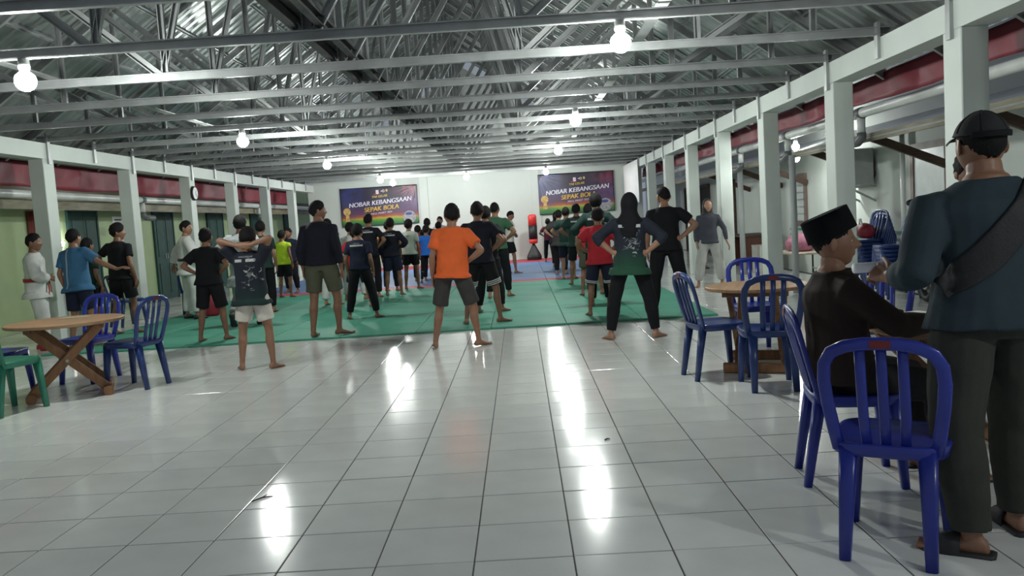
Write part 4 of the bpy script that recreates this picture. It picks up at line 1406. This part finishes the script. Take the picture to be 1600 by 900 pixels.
def two_tone(name, upper, lower, z_lo, z_hi):
    """jersey whose own dye runs from one colour at the chest to another at the hem"""
    m = cloth(name, upper)
    nt = m.node_tree; N, L = nt.nodes, nt.links
    b = N['Principled BSDF']
    src = b.inputs['Base Color'].links[0].from_socket
    tc = N.new('ShaderNodeTexCoord'); sp = N.new('ShaderNodeSeparateXYZ'); L.new(tc.outputs['Object'], sp.inputs[0])
    nz = N.new('ShaderNodeTexNoise'); nz.inputs['Scale'].default_value = 6
    L.new(tc.outputs['Object'], nz.inputs['Vector'])
    ad = N.new('ShaderNodeMath'); ad.operation = 'MULTIPLY_ADD'; ad.inputs[1].default_value = .16
    L.new(nz.outputs['Fac'], ad.inputs[0]); L.new(sp.outputs['Z'], ad.inputs[2])
    mr = N.new('ShaderNodeMapRange'); mr.inputs['From Min'].default_value = z_lo + .08; mr.inputs['From Max'].default_value = z_hi + .08
    L.new(ad.outputs[0], mr.inputs['Value'])
    mx = N.new('ShaderNodeMix'); mx.data_type = 'RGBA'
    L.new(mr.outputs['Result'], mx.inputs['Factor']); mx.inputs[6].default_value = (*lower, 1); L.new(src, mx.inputs[7])
    L.new(mx.outputs[2], b.inputs['Base Color'])
    return m
jersey1 = two_tone('team_jersey_a', (.018, .022, .034), (.022, .075, .045), .80, 1.02)
jersey2 = two_tone('team_jersey_b', (.016, .020, .030), (.016, .036, .032), .70, .9)
M_ = .025

# --- left group
person('boy in white martial arts uniform with red belt by the green wall', -6.5, 11.1, 1.55, -72, ('gi', gi, -.16, 1.75), ('gi', gi, 1.85), feet=((.10, .06, -8), (-.11, -.03, 8)),
       arms=('front', 'down'), belt=m_rbelt, shoes=('shoe', m_redshoe), z0=M_ * 0, skin=1, head=(-10, 0), hair='short')
def vstripe(c):
    P0, ex, ey, ez = c['fr'](.25); R = np.stack([ex, ey, ez], 1); e = c['e']
    def later(o):
        v = [(-.035 - .0 + .02 * i / 10 + dx, 0, -.30 + .52 * i / 10) for i in range(11) for dx in (-.014, .014)]
        surf_patch(o, 'back_stripe', (v, [(2 * i, 2 * i + 2, 2 * i + 3, 2 * i + 1) for i in range(10)]), mat('pale_blue_stripe', (.25, .33, .38), .8), e, R, P0)
    for i in range(len(JOBS) - 1, -1, -1):
        if JOBS[i][0].parent == e and JOBS[i][0].name.startswith('t_shirt'):
            JOBS[i] = JOBS[i][:5] + (later,); break
person('boy in blue jersey with pale back stripe reaching an arm to the right', -5.86, 10.95, 1.56, -14, ('loose', jblue, -.12, .72), ('shorts', navy, .85), feet=((.15, .05, -10), (-.13, -.04, 12)),
       arms=(('at', (.70, .18, 1.02), (.2, -.6, -1), (1, .15, .15), (0, .3, -1)), 'down'), lean=(4, -5), skin=0, z0=M_, extras=(vstripe,))
person('boy in dark green shirt half hidden behind the blue jersey boy', -6.52, 12.55, 1.45, -20, ('tee', dgreen, -.10, .7), ('shorts', blk, .9), z0=0, skin=1)
person('youth in black t-shirt and black shorts in front of the wall notices', -5.90, 12.25, 1.62, -12, ('tee', blk, -.08, .62), ('shorts', blk, .80), feet=((.13, .08, -12), (-.13, -.06, 10)),
       arms=('down', 'hip'), head=(-55, 0), z0=M_, skin=1, hair='bushy')
person('person in white uniform with black belt turning right by the second column', -5.6, 14.0, 1.64, -50, ('gi', gi, -.16, 1.85), ('gi', gi, 1.9), feet=((.16, .04, -10), (-.16, -.02, 10)),
       arms=(('at', (.30, .22, 1.02), (1, -.6, -.2), (.2, 1, -.2), (-1, 0, 0)), ('at', (-.42, -.10, .95), (-1, -.5, 0), (-.6, 0, -.6), (1, 0, 0))), belt=m_bb, shoes=('shoe', m_dkshoe), z0=M_, head=(-30, 0), twist=-12)
person('boy in black t-shirt and black knee shorts with hands on hips', -4.06, 10.80, 1.45, -6, ('loose', blk, -.06, .70), ('shorts', blk, .93), feet=((.155, .05, -14), (-.155, -.05, 12)),
       arms=('hip', 'hip'), z0=M_, skin=1)
person('tall person in grey white uniform with black belt seen from behind', -4.14, 12.3, 1.68, -4, ('gi', gi2, -.28, 1.0), ('gi', gi2, 1.88), feet=((.14, .22, -5), (-.06, -.28, 4, .125, 58)),
       arms=('hip', 'hip'), belt=m_bb, z0=M_, hair='long', shoes=('shoe', m_dkshoe), pelvis=(.05, -.02, .87))
person('barefoot boy in dark jersey and white shorts with hands clasped behind his head', -2.73, 8.42, 1.43, -4, ('loose', jersey2, -.14, .66), ('shorts', white, .72), feet=((.150, .0, -22), (-.175, -.0, 30)),
       arms=('head', 'head'), skin=0, extras=(back_print('figure'),), head=(0, 8))
person('person with dark hair hidden behind the boy with clasped hands', -4.42, 14.3, 1.56, 5, ('tee', dgreen, -.1, .7), ('pants', blk, 1.9), z0=M_)
person('child in neon yellow vest and black shorts', -4.95, 17.4, 1.38, -12, ('tee', yellowc, -.08, .25), ('shorts', blk, .85), arms=('down', 'hip'), z0=M_, skin=1)
person('child in dark clothes facing the camera near the left colonnade', -5.15, 18.7, 1.43, 165, ('tee', navy, -.1, .7), ('pants', blk2, 1.9), z0=M_, skin=1)
person('tall young person in black long sleeved top and olive shorts', -2.57, 10.60, 1.72, -8, ('tee', blk2, -.03, 1.72), ('shorts', olive, .80), feet=((.17, .10, -62), (-.12, -.06, 10)),
       arms=('down', 'down'), z0=M_, head=(-62, 0), skin=1, b=1.06)
person('person in white uniform partly behind the tall black top', -3.42, 14.9, 1.53, -10, ('gi', gi, -.14, 1.8), ('gi', gi, 1.9), z0=M_, hair='short')
person('child in white uniform striding right with elbow out', -3.22, 15.7, 1.46, -22, ('gi', gi, -.10, 1.0), ('gi', gi, 1.88), feet=((.28, .02, -20), (-.12, -.02, 10)), arms=('hip', 'down'), lean=(0, -4), z0=M_)
person('child in dark t-shirt and black trousers with feet wide apart', -2.40, 12.40, 1.40, -8, ('tee', navy, -.02, .68), ('pants', blk, 1.88), feet=((.205, .02, -25), (-.205, -.02, 25)), arms=('down', 'down'), z0=M_, skin=1,
       extras=(back_print('bar'),))
person('child in red t-shirt behind the child in black trousers', -2.80, 14.2, 1.36, -4, ('tee', redc, -.06, .72), ('shorts', navy, .85), feet=((.20, 0, -15), (-.20, 0, 15)), arms=('hip', 'hip'), z0=M_, skin=1)
person('taller person in black jersey with pale stripe below the left banner', -2.88, 16.0, 1.60, -8, ('tee', blk2, -.08, .75), ('pants', blk, 1.9), arms=('hip', 'down'), z0=M_, extras=(back_print('bar'),))
person('person in amber t-shirt between two black jerseys', -2.72, 17.3, 1.44, -15, ('tee', tee_o, -.08, .75), ('pants', blk2, 1.9), arms=('hip', 'hip'), z0=M_)
person('small child in red shirt behind the white uniforms', -3.70, 18.8, 1.30, 0, ('tee', redc, -.08, .7), ('shorts', blk, .9), z0=M_)
person('small child in black far behind the white uniforms', -4.30, 19.6, 1.28, 6, ('tee', blk, -.08, .7), ('shorts', blk, .9), z0=M_)
person('youth in black jacket and dark shorts standing straight', -2.50, 16.2, 1.49, -4, ('jacket', blk2, -.06, 1.7), ('shorts', navy, .80), feet=((.14, .02, -12), (-.14, 0, 12)), arms=('hip', 'down'), z0=M_, skin=1,
       extras=(back_print('bar', 'jacket'),))
person('child in pale grey t-shirt and black shorts', -2.33, 17.55, 1.44, -10, ('tee', greyw, -.06, .7), ('shorts', blk, .70), feet=((.14, .02, -22), (-.13, 0, 16)), arms=('down', 'down'), z0=M_, skin=1, hair='bushy', extras=(back_print('name'),))
person('child in blue shirt and black leggings', -2.16, 19.3, 1.30, -6, ('tee', bluec, -.10, .70), ('tight', blk, 1.92), feet=((.16, .04, -16), (-.16, -.04, 16)), arms=('hip', 'hip'), z0=M_, skin=1)
person('child with red sleeves behind the blue shirt', -2.42, 19.9, 1.30, -6, ('tee', redc, -.08, .72), ('pants', blk, 1.9), z0=M_, skin=1)
person('taller person in black behind the blue shirt', -2.26, 20.6, 1.47, 4, ('tee', blk, -.10, .72), ('pants', blk, 1.9), z0=M_)
person('person in dark shirt right of the blue shirt', -2.05, 21.2, 1.36, -14, ('tee', slate, -.10, .72), ('gi', gi2, 1.9), z0=M_, arms=('hip', 'down'))
person('coach in white facing the trainees by the back wall', -2.20, 23.4, 1.52, 172, ('gi', gi, -.14, 1.5), ('gi', gi, 1.9), z0=M_, skin=2, belt=m_bb)

# --- centre
person('person in bright orange t-shirt and dark grey shorts seen from behind', -.76, 9.12, 1.57, -6, ('loose', orangec, -.08, .66), ('shorts', dgrey, .92), feet=((.235, .03, -48), (-.235, -.03, 16)),
       arms=('hip', 'down'), lean=(0, 3), head=(14, 6), skin=0, twist=6)
person('youth in black t-shirt and striped black shorts beside the orange t-shirt', -.56, 10.92, 1.59, -10, ('loose', blk2, -.06, .66), ('shorts', blk, .86), feet=((.235, .05, -50), (-.20, -.04, 20)),
       arms=('hip', 'hip'), z0=M_, skin=1, extras=(stripes(m_print, (.70, .76, .82)),), head=(8, 6))
person('person in black glimpsed behind the striped shorts', -.50, 12.2, 1.54, -18, ('tee', blk, -.08, .7), ('pants', blk, 1.9), arms=('hip', 'down'), z0=M_, skin=1, feet=((.17, .05, -25), (-.16, -.04, 12)))
person('person in green t-shirt and black trousers with a hand on the hip', -.42, 14.45, 1.65, -8, ('tee', greent, -.06, .66), ('pants', blk, 1.90), feet=((.16, .10, -20), (-.15, -.08, 10)), arms=('hip', 'hip'), z0=M_, skin=0, hair='crop')
person('youth with shaved sides looking right near the back wall', -.30, 20.7, 1.55, -70, ('tee', white, -.06, .7), ('shorts', blk, .8), feet=((.10, .12, 0), (-.10, -.10, 0)), arms=('front', 'front'), z0=M_, skin=0, hair='crop', lean=(6, 0), head=(0, 12))

# --- right row
person('woman in black headscarf and dark green team jersey with hands on hips', 1.15, 8.96, 1.57, -6, ('loose', jersey1, -.16, 1.32), ('pants', blk, 1.93), feet=((.245, .02, -40), (-.235, -.02, 30)),
       arms=('hipback', 'hipback'), hair='none', skin=2, extras=(hijab(blk, .20), back_print('figure'),), lean=(0, 2))
person('person in plain black t-shirt and black trousers near the right column', 1.83, 10.62, 1.63, -4, ('tee', blk, -.06, .66), ('pants', blk, 1.93), feet=((.20, .04, -45), (-.19, -.03, 14)),
       arms=('hipback', 'down'), skin=0, hair='crop', head=(22, 6), z0=M_, b=1.05)
person('child in red t-shirt and striped dark shorts behind the headscarf woman', 1.03, 11.05, 1.40, -6, ('loose', redc, -.10, .7), ('shorts', navy, .92), feet=((.16, .03, -20), (-.16, -.02, 20)), arms=('hip', 'hip'), z0=M_, skin=1,
       extras=(stripes(m_print, (.80, .86)),))
person('person in dark green jersey with pale headband in the right row', 1.12, 12.2, 1.62, -8, ('loose', dgreen, -.12, 1.3), ('pants', blk, 1.9), arms=('hip', 'hip'), z0=M_, skin=2, hair='long', extras=(headband(m_print), back_print('figure'),))
person('person in red sleeves and dark shorts in the right row', 1.14, 13.9, 1.50, -8, ('tee', redc, -.08, .72), ('shorts', olive, .9), feet=((.16, .04, -20), (-.15, -.03, 14)), arms=('hip', 'down'), z0=M_, skin=1)
person('person in dark jersey with pale lettering in the right row', 1.10, 16.2, 1.55, -4, ('loose', dgreen, -.12, .75), ('shorts', blk, .92), feet=((.15, .03, -20), (-.15, -.02, 16)), arms=('hip', 'hip'), z0=M_, skin=1, extras=(back_print('bar'),))
person('person in dark jersey with forearm behind the back in the right row', .98, 17.7, 1.50, -14, ('loose', dgreen, -.14, .70), ('shorts', navy, .9), arms=('hipback', 'hip'), z0=M_, skin=2, feet=((.12, .02, -10), (-.12, 0, 10)))
person('slim person in grey top and black trousers in the right row', .90, 19.3, 1.46, -14, ('loose', dgrey, -.16, .8), ('pants', blk, 1.9), arms=('hip', 'hipback'), z0=M_, skin=2, feet=((.10, .02, -10), (-.10, 0, 10)))
person('woman in black headscarf and long black clothes near the back wall', .98, 22.4, 1.45, -10, ('loose', blk2, -.20, 1.8), ('pants', blk, 1.93), arms=('hip', 'hip'), z0=M_, hair='none', extras=(hijab(blk, .30),), skin=2)
person('small child in maroon shirt at the far end of the right row', .85, 25.2, 1.26, -6, ('tee', cloth('maroon', (.10, .02, .035)), -.06, .7), ('pants', blk, 1.85), arms=('hip', 'hip'), z0=M_, skin=1)
person('woman in slate blue top and pale trousers facing the camera between columns', 3.22, 14.45, 1.50, 176, ('fit', slate, -.08, 1.85), ('gi', beige, 1.88), feet=((.20, .06, -22), (-.22, -.05, 18)),
       arms=('down', ('at', (-.34, .08, .86), (-1, -.4, 0), (-.4, .2, -.8), (1, 0, 0))), hair='none', extras=(hijab(mat('dark_scarf', (.02, .02, .022), .8), .16),), skin=2)

# --- right foreground
def sling(c):
    """broad dark bag strap crossing the back from the right shoulder to the left waist"""
    P0, ex, ey, ez = c['fr'](.25); R = np.stack([ex, ey, ez], 1); e = c['e']
    m1 = mat('sling_strap', (.014, .013, .014), .7, var=.2, vscale=20, bump=.2, bscale=90)
    def later(o):
        path = [(.145, .235), (.10, .19), (.045, .12), (-.02, .04), (-.085, -.03), (-.16, -.09), (-.24, -.145)]
        wd = [.040, .046, .056, .062, .060, .052, .042]
        v = []
        pts = []
        for i in range(25):
            t = i / 24 * 6
            a, f_ = int(min(t, 5.999)), t - int(min(t, 5.999))
            pts.append((path[a][0] * (1 - f_) + path[a + 1][0] * f_, path[a][1] * (1 - f_) + path[a + 1][1] * f_, wd[a] * (1 - f_) + wd[a + 1] * f_))
        for i, (px, pz, w_) in enumerate(pts):
            q0, q1 = pts[max(i - 1, 0)], pts[min(i + 1, 24)]
            d = nrm(V(q1[0] - q0[0], q1[1] - q0[1]))
            n2 = V(-d[1], d[0])
            for u in (-1, -.6, -.2, .2, .6, 1):
                v.append((px + n2[0] * w_ * u, 0, pz + n2[1] * w_ * u))
        f = [(i * 6 + j, i * 6 + j + 1, i * 6 + 7 + j, i * 6 + 6 + j) for i in range(24) for j in range(5)]
        so = surf_patch(o, 'sling_bag', (v, f), m1, e, R, P0, off=.011)
        so.data.polygons.foreach_set('use_smooth', [True] * len(so.data.polygons))
        md = so.modifiers.new('t', 'SOLIDIFY'); md.thickness = .014; md.offset = 0
        so.modifiers.new('b', 'SUBSURF').levels = 1
    for i in range(len(JOBS) - 1, -1, -1):
        if JOBS[i][0].parent == e and JOBS[i][0].name.startswith('sweater'):
            JOBS[i] = JOBS[i][:5] + (later,); break
m_sandal = mat('black_sandal', (.022, .020, .020), .6, var=.2)
capman = person('person in black cap and teal sweater with dark sling bag, standing at the right edge', 1.785, 3.18, 1.66, 0, ('jacket', teal, -.06, 1.62, 'sweater'), ('cargo', pants_o, 1.97), feet=((.13, .10, -6), (-.16, -.10, 56)),
       arms=(('at', (.33, .02, .86), (1, -.5, -.2), (.1, .3, -1), (-1, 0, 0)), ('at', (-.33, .15, 1.04), (-.5, -.6, -1), (-.35, .8, .25), (.5, .5, -.4), .9)), head=(-2, -4), hair='crop', skin=0, b=1.23, hero=True,
       shoes=('sandal', m_sandal), extras=(cap_hat(mat('cap_cloth', (.014, .015, .016), .85, var=.2, bump=.2, bscale=200), blk), sling), lean=(3, 0))
seated = person('seated person in black peci cap and dark brown shirt, in profile', 1.50, 4.04, 1.62, -92, ('jacket', brownj, -.04, 1.92, 'shirt'), ('pants', cloth('dark_trousers', (.022, .020, .021)), 1.92), feet=((.12, .48, -4), (-.13, .44, 6)),
       arms=(('at', (.16, .44, .80), (.8, -.2, -.8), (-.15, 1, -.05), (0, 0, -1)), ('at', (-.12, .40, .79), (-.8, -.2, -.8), (.2, 1, -.05), (0, 0, -1))), pelvis=(0, .02, .535), seat=True, lean=(-4, 0), head=(-14, 2), hair='crop', skin=0, b=1.08, hero=True,
       shoes=('sandal', m_sandal), extras=(peci(mat('black_velvet', (.005, .005, .006), .9, spec=.2)),))
person('person facing the camera, mostly hidden behind the capped person', 2.68, 5.02, 1.58, 172, ('tee', pants_o, -.10, .7), ('pants', olive, 1.92), arms=('down', 'down'), skin=1, hair='bushy')
# rolled white paper in the capped person's left hand
o = obj('paper_roll', mesh('paper_roll', tube([(-.075, 0, 0), (.075, 0, 0)], [.021, .021], 20, (0, 0, 1)), m_paper, True), None, None, (1.425, 3.43, 1.075), (0, 0, .10), label='rolled white paper held out by the capped person', category='paper roll')

fuse_all()

# scraps on the floor
for x_, y_, lb in ((-1.416, 4.230, 'small dark twig lying on a tile joint in the left foreground'), (0.448, 4.979, 'tiny dark scrap on the floor in the right foreground')):
    s_ = 1.0 if x_ < 0 else .35
    tw = join([tube([(-.04 * s_, -.05 * s_, .004), (0, 0, .006), (.05 * s_, .02 * s_, .004)], [.003, .004, .003], 6), tube([(0, 0, .006), (.01 * s_, .05 * s_, .005)], [.003, .002], 6)])
    obj('twig', mesh('twig', tw, m_sand, True), None, None, (x_, y_, 0), label=lb, category='debris')
